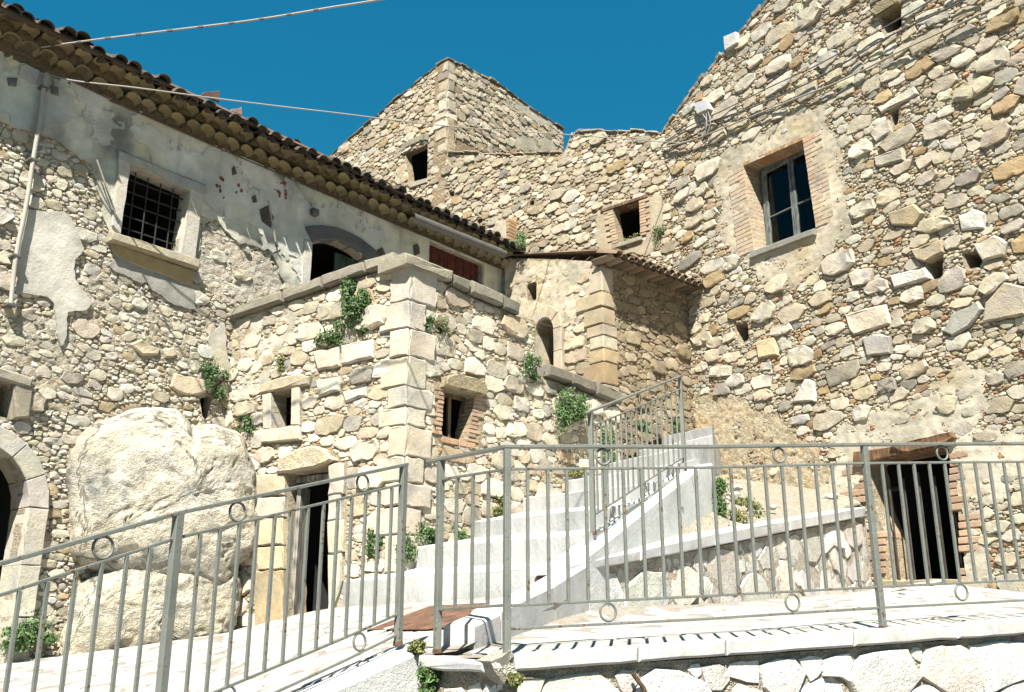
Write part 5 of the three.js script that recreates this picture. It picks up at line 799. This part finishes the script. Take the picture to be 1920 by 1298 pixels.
// wedge-shaped retaining wall with a marble coping
{
  const a = V(0.5, 7.62, 0), FW = Facade.through(a, V(5.12, 14.15, 0)), T = thing('retaining_wall', V(2.6, 10.6, 0.3), 'wedge shaped white stone wall with sloping marble coping beside the court', 'wall');
  const e = FW.uv(1622, 970)[0], lo = [[0.02, 1.6 + 0.1], [e, 1.6 + 0.5]], hi = FW.q([[1320, 1030], [1200, 1052], [1072, 1076]]);
  masonry({ F: FW, owner: T, poly: [[0.0, 1.7], [e, 2.1], FW.uv(1622, 970), ...hi], tones: 'crazy', mortar: [0.78, 0.75, 0.68], thick: 0.35, many: 120, proud: 0.45, res: 0.05, classes: [{ rx: [0.26, 0.42], asp: [1.5, 2.2], n: 300, k: 11, joint: 0.022, rot: 0.7, box: 3, grow: 1.35 }, { rx: [0.12, 0.22], asp: [1.3, 2.2], n: 1500, k: 9, joint: 0.02, rot: 0.8, box: 3 }, { rx: [0.04, 0.09], asp: [1, 2], n: 6000, k: 8, joint: 0.016, rot: 3 }] });
  for (const [p, q] of [[[[1066, 1060], [1200, 1031]], [[1200, 1052], [1066, 1077]]], [[[1201, 1031], [1340, 1000]], [[1340, 1024], [1201, 1052]]], [[[1341, 1000], [1480, 975]], [[1480, 996], [1341, 1024]]], [[[1481, 975], [1622, 951]], [[1622, 969], [1481, 996]]]]) FW.add('coping_slab', prism(FW.q([...p, ...q], 0.05), -0.36, 0.06, 0.012, 0.003), M.marble, T);
  // earth bank behind it
  const tl = FW.q([[1080, 1072], [1180, 1045], [1280, 1020], [1400, 1000], [1520, 980], [1622, 962]]).map(([u, v]) => { const w = FW.world(u, v, -0.3); return [w.x, -w.z, v - 1.6 + 0.02]; });
  const far = [[LP(0)[0], LP(0)[1], 0.62], [LP(1.9)[0], LP(1.9)[1], 1.2], [LP(3.6)[0], LP(3.6)[1], 1.78], [2.9, 13.6, 2.2], [3.7, 17.1, 2.8], [5.8, 14.3, 2.15]];
  structure('earth_bank', loft(tl, far, 24, 30, 0.06), M.soil);
  { const bank = scene.children[scene.children.length - 1], p = bank.geometry.attributes.position; for (let i = 0; i < 22; i++) { const k = Math.floor(rr(0, p.count)), g = new THREE.IcosahedronGeometry(rr(0.03, 0.11), 2), q = g.attributes.position, z = rr(0, 60); for (let j = 0; j < q.count; j++) { const f = 1 + 0.35 * noise(q.getX(j) * 14 + z, q.getY(j) * 14, q.getZ(j) * 14); q.setXYZ(j, q.getX(j) * f * 1.3, q.getY(j) * f * 0.7, q.getZ(j) * f); } g.computeVertexNormals(); const m = mesh('stone', tint(plainUV(toCreasedNormals(g, 0.5)), 'pale'), M.stone, bank); m.position.set(p.getX(k) + rr(-0.15, 0.15), p.getY(k) + 0.015, p.getZ(k) + rr(-0.15, 0.15)); m.rotation.y = rr(0, 6); } }
}
// front retaining wall and its kerb under the railing
{
  const T = thing('front_wall', V(1.5, 5.3, -1), 'pale rough stone wall below the railing with projecting marble kerb', 'wall');
  const FF = Facade.through(V(-0.03, 4.92, 0), V(2.09, 5.7, 0)), uE = FF.uv(2000, 1190)[0];
  const P = [[-0.05, 0.02], [uE, 0.02], FF.uv(1990, 1185), FF.uv(1640, 1212), FF.uv(1280, 1238), FF.uv(962, 1258)];
  masonry({ F: FF, owner: T, poly: P, tones: 'crazy', mortar: [0.62, 0.6, 0.54], thick: 0.4, many: 160, proud: 0.6, flush: -0.004, lump: 0.7, res: 0.04, view: [-0.05, uE, 0.9, 1.9],
    classes: [{ rx: [0.13, 0.21], asp: [0.8, 1.3], n: 3000, k: 11, joint: 0.022, rot: 3, box: 3, shrink: 0.5, grow: 1.4 }, { rx: [0.07, 0.13], asp: [1, 1.6], n: 9000, k: 9, joint: 0.02, rot: 3, box: 3, shrink: 0.5, grow: 1.6 }, { rx: [0.03, 0.07], asp: [1, 2], n: 26000, k: 8, joint: 0.014, rot: 3, grow: 1.6 }] });
  const cuts = [966, 1200, 1365, 1605, 1800, 2000], tp = x => lerp(1228, 1160, (x - 960) / 960), bt = x => lerp(1260, 1190, (x - 960) / 960);
  for (let i = 0; i + 1 < cuts.length; i++) FF.add('kerb_slab', prism(FF.q([[cuts[i], tp(cuts[i])], [cuts[i + 1] - 2, tp(cuts[i + 1])], [cuts[i + 1] - 2, bt(cuts[i + 1])], [cuts[i], bt(cuts[i])]], 0.05), -0.2, 0.05, 0.012, 0.003), M.marble, T);
  const FG = Facade.through(V(-0.47, 5.52, 0), V(-0.03, 4.92, 0)), g0 = FG.uv(786, 1240)[0], g1 = FG.uv(945, 1250)[0];
  masonry({ F: FG, owner: T, poly: [[g0, 0.02], [g1 + 0.02, 0.02], FG.uv(950, 1262), FG.uv(786, 1256)], tones: 'crazy', mortar: [0.6, 0.57, 0.5], thick: 0.3, many: 40, proud: 0.5, res: 0.04, classes: [{ rx: [0.14, 0.22], asp: [0.9, 1.4], n: 120, k: 10, joint: 0.02, rot: 3, box: 3 }, { rx: [0.05, 0.1], asp: [1, 1.6], n: 700, k: 9, joint: 0.016, rot: 3 }] });
  FG.add('kerb_slab', prism(FG.q([[786, 1229], [910, 1243], [908, 1262], [786, 1255]], 0.05), -0.25, 0.06, 0.012, 0.004), M.marble, T);
  FF.add('mortar_lump', tint(prism(FF.q([[914, 1246], [930, 1228], [946, 1222], [962, 1232], [964, 1264], [940, 1278], [918, 1266]]), -0.2, 0.07, 0.03, 0.02), [0.78, 0.75, 0.68]), M.mortar, T);
  FF.add('bare_root', tube([[1186, 1262], [1196, 1276], [1206, 1290], [1212, 1305]].map(([a, b]) => new THREE.Vector3(...FF.uv(a, b, 0.05), 0.05)), 0.012, 12, 6), M.wood, T);
}
// sloping kerb below the left railing
{
  const T = thing('ramp_kerb', V(-1.2, 4.9, -0.4), 'white sloping concrete kerb wall under the nearer left railing', 'kerb');
  kerbRun(T, 'kerb_wall', [[-3.2, 2.2, -1.12, -1.75], [-1.53, 4.5, -0.5, -1.6], [-0.6, 5.66, -0.06, -1.2], [-0.53, 5.76, -0.03, -1.2]], 0.24, M.concrete);
}
// rusty steel cover on the landing
{
  const P = [[688, 1187], [806, 1141], [946, 1134], [876, 1170], [858, 1181], [800, 1187]].map(([x, y]) => hit(ramp, x, y)).filter(Boolean);
  if (P.length > 3) { const c = P.reduce((a, p) => a.add(p), new THREE.Vector3()).divideScalar(P.length); const pos = [], idx = []; P.forEach(p => pos.push(p.x - c.x, p.y - c.y + 0.022, p.z - c.z)); P.forEach(p => pos.push(p.x - c.x, p.y - c.y - 0.03, p.z - c.z)); const n = P.length; for (const t of THREE.ShapeUtils.triangulateShape(P.map(p => new THREE.Vector2(p.x, -p.z)), [])) idx.push(...t); for (let i = 0; i < n; i++) { const j = (i + 1) % n; idx.push(i, i + n, j + n, i, j + n, j); } const m = mesh('drain_cover', plainUV(flat(geom(pos, idx))), M.rust, scene); m.position.copy(c); tag(m, 'rusty brown steel cover plate lying on the stair landing', 'cover plate'); } else console.log('cover: no hit', P.length);
}

pave(ramp, [[-2.6, 3.3], [-1.53, 4.55], [-0.72, 5.7], [-0.36, 5.6], [0.5, 7.6], [-2, 11.7], [-2.5, 12.1], [-3.7, 12.6], [-5.3, 11.2], [-6.5, 9.6]], 1, 290);
pave(court, [[-0.3, 5.45], [0.05, 5.05], [2.1, 5.8], [3.3, 6.25], [4.8, 6.85], [6.6, 12], [5.6, 13.4], [5.1, 13.9], [0.55, 7.6]], 1, 290);
//@@RAILINGS
function railing(name, label, pos, panels) {        // panels: {F, posts:[[xt,yt,xb,yb]], rails:[[[x,y],...]], balusters:[x...], top, bottom, rings:[[x,y,r]]}
  const T = thing(name, pos, label, 'railing');
  for (const q of panels) {
    const F = q.F, at3 = ([x, y], w = 0) => { const p = F.uv(x, y, w); return new THREE.Vector3(p[0], p[1], w); };
    const add = (n, g, mat = M.paint) => F.add(n, g, mat, T);
    for (const [xt, yt, xb, yb, w = 0.036] of q.posts) { const a = at3([xt, yt]), b = at3([xb, yb]); const p = add('post', box(a.x - w / 2, a.x + w / 2, b.y, a.y, -w / 2, w / 2, 0.004)); mesh('rusty_foot', box(a.x - w / 2 - 0.001, a.x + w / 2 + 0.001, b.y, b.y + 0.025, -w / 2 - 0.001, w / 2 + 0.001, 0.002), M.rust, p); }
    q.rails.forEach((r, k) => { for (let i = 0; i + 1 < r.length; i++) add(k ? 'rail' : 'handrail', bar(at3(r[i]), at3(r[i + 1]), k ? 0.014 : 0.04, k ? 0.014 : 0.018)); });
    const onLine = (r, u) => { const P = r.map(p => F.uv(...p)); for (let i = 0; i + 1 < P.length; i++) if (u <= P[i + 1][0] || i + 2 === P.length) return lerp(P[i][1], P[i + 1][1], (u - P[i][0]) / (P[i + 1][0] - P[i][0])); };
    for (const x of q.balusters) { const u = F.uv(x, q.by)[0], v1 = onLine(q.rails[1], u) - 0.008, v0 = onLine(q.rails[q.foot ?? 2], u); add('baluster', box(u - 0.008, u + 0.008, v0, v1, -0.008, 0.008, 0.002)); }
    for (const [x, y, r] of q.rings) { const c = at3([x, y]), s = r * F.depth(c.x) / 1850, g = new THREE.TorusGeometry(s - 0.006, 0.0065, 8, 28); g.translate(c.x, c.y, 0); add('ring', g); }
  }
  return T;
}
const span = (a, b, n) => Array.from({ length: n }, (_, i) => lerp(a, b, (i + 1) / (n + 1)));
{
  const p755 = V(-0.646, 5.7, 0), p335 = V(-1.53, 4.5, 0), F = Facade.through(p335, p755);
  railing('railing', 'grey iron railing with rings sloping down the left ramp', V(-0.9, 5.2, -0.2), [{
    F, posts: [[335, 962, 300, 1330, 0.04], [757, 873, 747, 1212, 0.038]],
    rails: [[[-160, 1106], [0, 1057], [335, 962], [762, 871]], [[-160, 1168], [0, 1116], [328, 1010], [755, 908]], [[300, 1343], [403, 1298], [640, 1199], [750, 1150]], [[300, 1405], [518, 1298], [640, 1242], [750, 1188]]],
    balusters: [-95, -45, 3, 52, 102, 152, 198, 243, 285, 376, 412, 448, 481, 513, 545, 575, 604, 631, 657, 683, 708, 732], by: 1000, rings: [[193, 1027, 23], [445, 960, 20], [680, 906, 17.5], [426, 1306, 20], [674, 1204, 17]] }]);
}
{
  const A = V(-0.41, 5.5, 0), B = V(-0.025, 4.92, 0), C = V(2.09, 5.7, 0), F1 = Facade.through(A, B), F2 = Facade.through(B, C);
  railing('railing', 'grey iron railing with rings along the edge of the upper court', V(1, 5.3, -0.1), [
    { F: F1, posts: [[827, 864, 824, 1226, 0.036]], rails: [[[806, 866], [951, 838]], [[830, 899], [948, 880]], [[824, 1143], [950, 1135]]], balusters: [857, 887, 916], by: 900, rings: [] },
    { F: F2, posts: [[951, 840, 952, 1244, 0.034], [1620, 836, 1657, 1182, 0.034], [2130, 832, 2200, 1150, 0.034]],
      rails: [[[945, 838], [1320, 838], [1620, 834], [1920, 832], [2140, 831]], [[951, 880], [1320, 877], [1614, 869], [1920, 866], [2140, 863]], [[951, 1136], [1320, 1118], [1643, 1101], [1920, 1088], [2140, 1078]], [[951, 1180], [1320, 1161], [1648, 1140], [1920, 1126], [2140, 1114]]],
      balusters: [989, 1027, 1062, 1098, 1133, 1168, 1202, 1236, 1270, 1304, 1337, 1370, 1402, 1434, 1466, 1498, 1529, 1560, 1590, 1654, 1685, 1714, 1743, 1772, 1801, 1829, 1856, 1883, 1910, 1937], by: 875, rings: [[1131, 857, 17], [1461, 854, 15.5], [1767, 850, 15], [1140, 1148, 18], [1486, 1130, 17], [1803, 1111, 16]] }]);
}
{
  const A = V(...LP(0), 0), B = V(...LP(3.2), 0), F = Facade.through(A, B), top = [[1100, 774], [1278, 705]];
  railing('railing', 'smaller grey iron railing with rings climbing beside the white stairs', V(1.3, 9.5, 0.8), [{
    F, posts: [[1107, 772, 1117, 1004, 0.042], [1275, 706, 1290, 885, 0.042]], rails: [top, [[1113, 798], [1278, 729]], [[1116, 965], [1283, 857]], [[1117, 997], [1288, 884]]],
    balusters: span(1107, 1279, 17).map((x, i) => x + 0.5), by: 800, rings: [[1199, 749, 9.5], [1249, 726, 9], [1150, 960, 12], [1210, 920, 11], [1262, 887, 10]] }]);
}
//@@CABLES
{
  const c1 = [[-60, 112, 10.2], [30, 96, 10.4], [160, 77, 10.1], [320, 57, 9.7], [480, 37, 9.3], [620, 14, 9], [720, -2, 8.7], [900, -40, 8.2], [1300, -140, 7.2]].map(a => at(...a));
  const cable = (pts, r, label, n) => { const c = pts[0].clone(), m = mesh('overhead_cable', tube(pts.map(p => p.clone().sub(c)), r * 0.9, n, 7), M.cable, scene); m.position.copy(c); tag(m, label, 'cable'); return m; };
  const k1 = cable(c1, 0.0125, 'thick pale overhead cable crossing the sky at the top left', 90);
  const c2 = [[90, 138, 10.55], [130, 150, 10.4], [250, 164, 10.6], [400, 184, 11.2], [520, 199, 11.8], [640, 213, 12.4], [760, 228, 13.2], [880, 240, 14], [1055, 252, 15.3], [1200, 263, 16.5], [1290, 269, 17.2]].map(a => at(...a));
  cable(c2, 0.0105, 'long pale cable slung from the left house to the right house', 110);
  // ties along the first cable
  for (let i = 1; i < 12; i++) { const cur = new THREE.CatmullRomCurve3(c1), p = cur.getPoint(0.1 + i * 0.045), q = cur.getPoint(0.1 + i * 0.045 + 0.008); mesh('cable_tie', bar(p.clone().sub(c1[0]), q.clone().sub(c1[0]), 0.025), M.cableDark, k1); }
  const wallCable = (pts, r, label, mat = M.cableDark) => { const P = pts.map(([x, y]) => FR.world(...FR.uv(x, y, 0.1), 0.1)), c = P[0].clone(), m = mesh('wall_cable', tube(P.map(p => p.clone().sub(c)), r, 70, 6), mat, scene); m.position.copy(c); return tag(m, label, 'cable'); };
  wallCable([[1240, 272], [1300, 240], [1400, 205], [1480, 172], [1560, 132], [1660, 72], [1760, 24], [1850, -20]], 0.014, 'upper dark cable fixed across the rubble wall above the window');
  wallCable([[1242, 277], [1300, 262], [1400, 222], [1500, 182], [1580, 150], [1700, 90], [1800, 44], [1890, 2], [1940, -20]], 0.016, 'lower pale cable running across the rubble wall above the window', M.cable);
  wallCable([[1244, 268], [1290, 238], [1360, 205], [1440, 165], [1540, 118], [1640, 62], [1730, 10], [1790, -25]], 0.011, 'topmost thin cable on the rubble wall beside the junction box');
  const jb = thing('junction_box', FR.world(...FR.uv(1321, 204), 0.05), 'white junction box on the rubble wall with wires hanging below', 'junction box');
  FR.add('box_body', prism(FR.q([[1306, 196], [1330, 188], [1336, 206], [1312, 216]], 0.05), -0.02, 0.13, 0.012, 0.001), M.marble, jb);
  for (const [a, b] of [[[1324, 212], [1316, 262]], [[1328, 210], [1326, 250]], [[1318, 214], [1322, 240]]]) { const mid = [(a[0] + b[0]) / 2 + 5, (a[1] + b[1]) / 2]; FR.add('wire', tube([a, mid, b].map(p => new THREE.Vector3(...FR.uv(...p, 0.12), 0.12)), 0.009, 16, 5), M.cable, jb); }
}
//@@PLANTS
const leafShape = [[0, 0, 0], [0.34, 0.35, 0.08], [0, 1, 0], [-0.34, 0.35, 0.08]];
function plant(F, px, py, rx, ry, label, o = {}) {  // leaves in a ragged clump centred on the pixel, rx and ry in photo pixels
  const w = o.w ?? 0.1, c = F.uv(px, py, w), k = F.depth(c[0]) / 1800, RX = 0.95 * rx * k / Math.max(0.6, Math.abs(Math.cos((F.az - 90) * D2R))), RY = 1.0 * ry * k, RZ = o.deep ?? Math.min(RX, RY) * 0.6;
  const T = thing('wall_plant', F.world(c[0], c[1], 0), label, 'plant'); const n = Math.round((o.n ?? 900) * clamp(RX * RY * 30, 0.3, 2.6)), pos = [], idx = [], col = [];
  const lobes = Array.from({ length: 9 }, () => [rr(-0.75, 0.75) * RX, rr(-0.8, 0.8) * RY, rr(0, 1) * RZ, rr(0.25, 0.5)]), cs = o.colors ?? [[0.05, 0.11, 0.022], [0.08, 0.16, 0.035], [0.035, 0.08, 0.02], [0.12, 0.2, 0.05]];
  const e = new THREE.Euler(), q = new THREE.Quaternion(), v = new THREE.Vector3();
  for (let i = 0; i < n; i++) {
    const far = i % 7 === 0 ? rr(1.1, 1.9) : 1, L = pick(lobes).map((x, k) => k < 2 ? x * far : x), s = (far > 1 ? 0.75 : 1) * (o.leaf ?? 0.036) * rr(0.6, 1.25), d = Math.pow(rnd(), 0.5), a = rr(0, 6.28), bb = rr(-1, 1), x = L[0] + Math.cos(a) * d * L[3] * RX, y = L[1] + Math.sin(a) * d * L[3] * RY, z = L[2] + bb * L[3] * RZ + 0.02;
    q.setFromEuler(e.set(rr(-1.3, 0.6), rr(-1.2, 1.2), rr(-3.1, 3.1))); const n0 = pos.length / 3, cc = vary(pick(cs), 0.2).map(x => x * ALB);
    for (const p of leafShape) { v.set(p[0] * s, p[1] * s, p[2] * s).applyQuaternion(q); pos.push(v.x + x, v.y + y, Math.max(0.005, v.z + z)); col.push(...cc); }
    idx.push(n0, n0 + 1, n0 + 2, n0, n0 + 2, n0 + 3);
  }
  const m = mesh('foliage', geom(pos, idx, null, col), M.leaf, T); m.rotation.y = F.turn;
  const st = []; for (let i = 0; i < 5; i++) { const l = lobes[i]; st.push(tube([new THREE.Vector3(0, 0, -0.08), new THREE.Vector3(l[0] * 0.4, l[1] * 0.5, RZ * 0.3), new THREE.Vector3(l[0], l[1], l[2] * 0.8)], 0.005, 6, 4)); }
  const s = mesh('stem', join(st), M.stem, T); s.rotation.y = F.turn; return T;
}
const YEL = [[0.16, 0.17, 0.04], [0.2, 0.19, 0.05], [0.1, 0.13, 0.03]];
plant(FBL, 664, 558, 34, 52, 'leafy green plant hanging below the coping of the terrace corner', { n: 1300 });
plant(FBL, 612, 626, 38, 24, 'green plant tuft on the sunlit terrace face left of the hanging plant');
plant(FBL, 681, 609, 11, 13, 'little green sprig beside the terrace corner blocks');
plant(FBL, 520, 680, 14, 12, 'dry olive weed in the terrace wall above the small window', { colors: YEL, n: 600 });
plant(FL, 411, 716, 18, 34, 'green plant in the corner between plastered house and terrace', { w: 0.2 });
plant(FBL, 440, 790, 24, 18, 'spiky green weed on top of the boulder beside the terrace', { w: 0.2 });
plant(FK, 352, 799, 13, 9, 'small green weed sprouting on the crest of the boulder', { w: 0.3 });
plant(FL, 70, 1192, 34, 26, 'dense green bush at the foot of the arched doorway jamb', { w: 0.35, deep: 0.25, n: 1400 });
plant(FK, 298, 1085, 16, 10, 'green weed under the overhang of the big boulder', { w: 0.5 });
plant(FK, 232, 1086, 14, 7, 'flat green weed left under the boulder overhang', { w: 0.5 });
plant(FK, 466, 992, 16, 14, 'green weed in the cleft right of the big boulder', { w: 0.3 });
plant(FK, 322, 1192, 9, 16, 'brown green weed on the ramp at the rock ledge', { w: 0.6, colors: YEL });
plant(FBL, 693, 1026, 15, 28, 'climbing green plant between the low door and the terrace corner', { w: 0.12 });
plant(FBR, 768, 1036, 16, 32, 'dark green plant right at the foot of the terrace corner', { w: 0.12 });
plant(FBR, 800, 1006, 34, 22, 'broad green weed at the wall foot above the first step', { w: 0.12 });
plant(FBR, 872, 1001, 13, 13, 'round green weed at the wall foot by the second step', { w: 0.12 });
plant(FBR, 942, 952, 12, 22, 'thin green weed at the wall foot by the third step', { w: 0.1, colors: YEL });
plant(FBR, 1085, 884, 18, 9, 'low yellow green weed at the wall foot higher up the stairs', { w: 0.1, colors: YEL });
plant(FBR, 832, 622, 15, 34, 'thin olive creeper on the shaded side of the terrace corner', { w: 0.08, colors: YEL.concat([[0.06, 0.11, 0.03]]), n: 450 });
plant(FBR, 806, 606, 7, 15, 'small green creeper beside the quoins on the right face', { w: 0.08 });
plant(FBR, 1003, 690, 20, 24, 'green plant draped where the parapet steps down by the arch', { w: 0.12 });
plant(FBR, 1072, 752, 34, 54, 'large green ivy hanging over the lower parapet beside the stairs', { w: 0.16, n: 1500 });
plant(FBR, 1150, 830, 15, 44, 'dark ivy strand behind the far stair railing', { w: 0.14 });
plant(FBR, 1208, 800, 20, 13, 'green weed at the wall end behind the far railing', { w: 0.1 });
plant(FS, 1286, 797, 11, 13, 'green plant at the top of the stairs by the rubble house', { w: 0.25 });
plant(FA, 998, 464, 17, 19, 'round green bush growing on the tiled edge of the outbuilding', { w: -0.25, deep: 0.2 });
plant(FB, 1236, 440, 14, 20, 'wispy light green plant on the wall beside the brick framed opening', { w: 0.1, n: 500, colors: [[0.1, 0.15, 0.04], [0.14, 0.19, 0.06]] });
plant(FB, 1186, 446, 16, 5, 'dry tuft of grass on the sill of the brick framed opening', { w: 0, n: 500, colors: YEL });
{ const FP = new Facade(2.3, 11.5, 100); plant(FP, 1333, 916, 27, 50, 'dense dark ivy column at the end of the stair parapet', { w: 0, n: 1800, deep: 0.12 }); plant(FP, 1402, 955, 34, 20, 'yellow green weed on the earth bank above the wedge wall', { w: 0.1, colors: YEL, deep: 0.15 }); plant(FP, 1300, 970, 12, 14, 'pale weed on the earth bank below the parapet', { w: 0.1, colors: YEL }); }
{ const FG = Facade.through(V(-0.47, 5.52, 0), V(-0.03, 4.92, 0)); plant(FG, 800, 1275, 14, 26, 'green weed growing under the broken front kerb', { w: 0.05, leaf: 0.03, n: 5000 }); plant(FG, 803, 1214, 15, 9, 'yellow weed at the foot of the corner railing post', { w: -0.05, colors: YEL, leaf: 0.02, n: 6000 }); plant(FG, 935, 1275, 18, 8, 'small weed in the mortar lump below the railing post', { w: 0.12, leaf: 0.02, n: 5000, colors: YEL }); }

renderer.render(scene, camera);
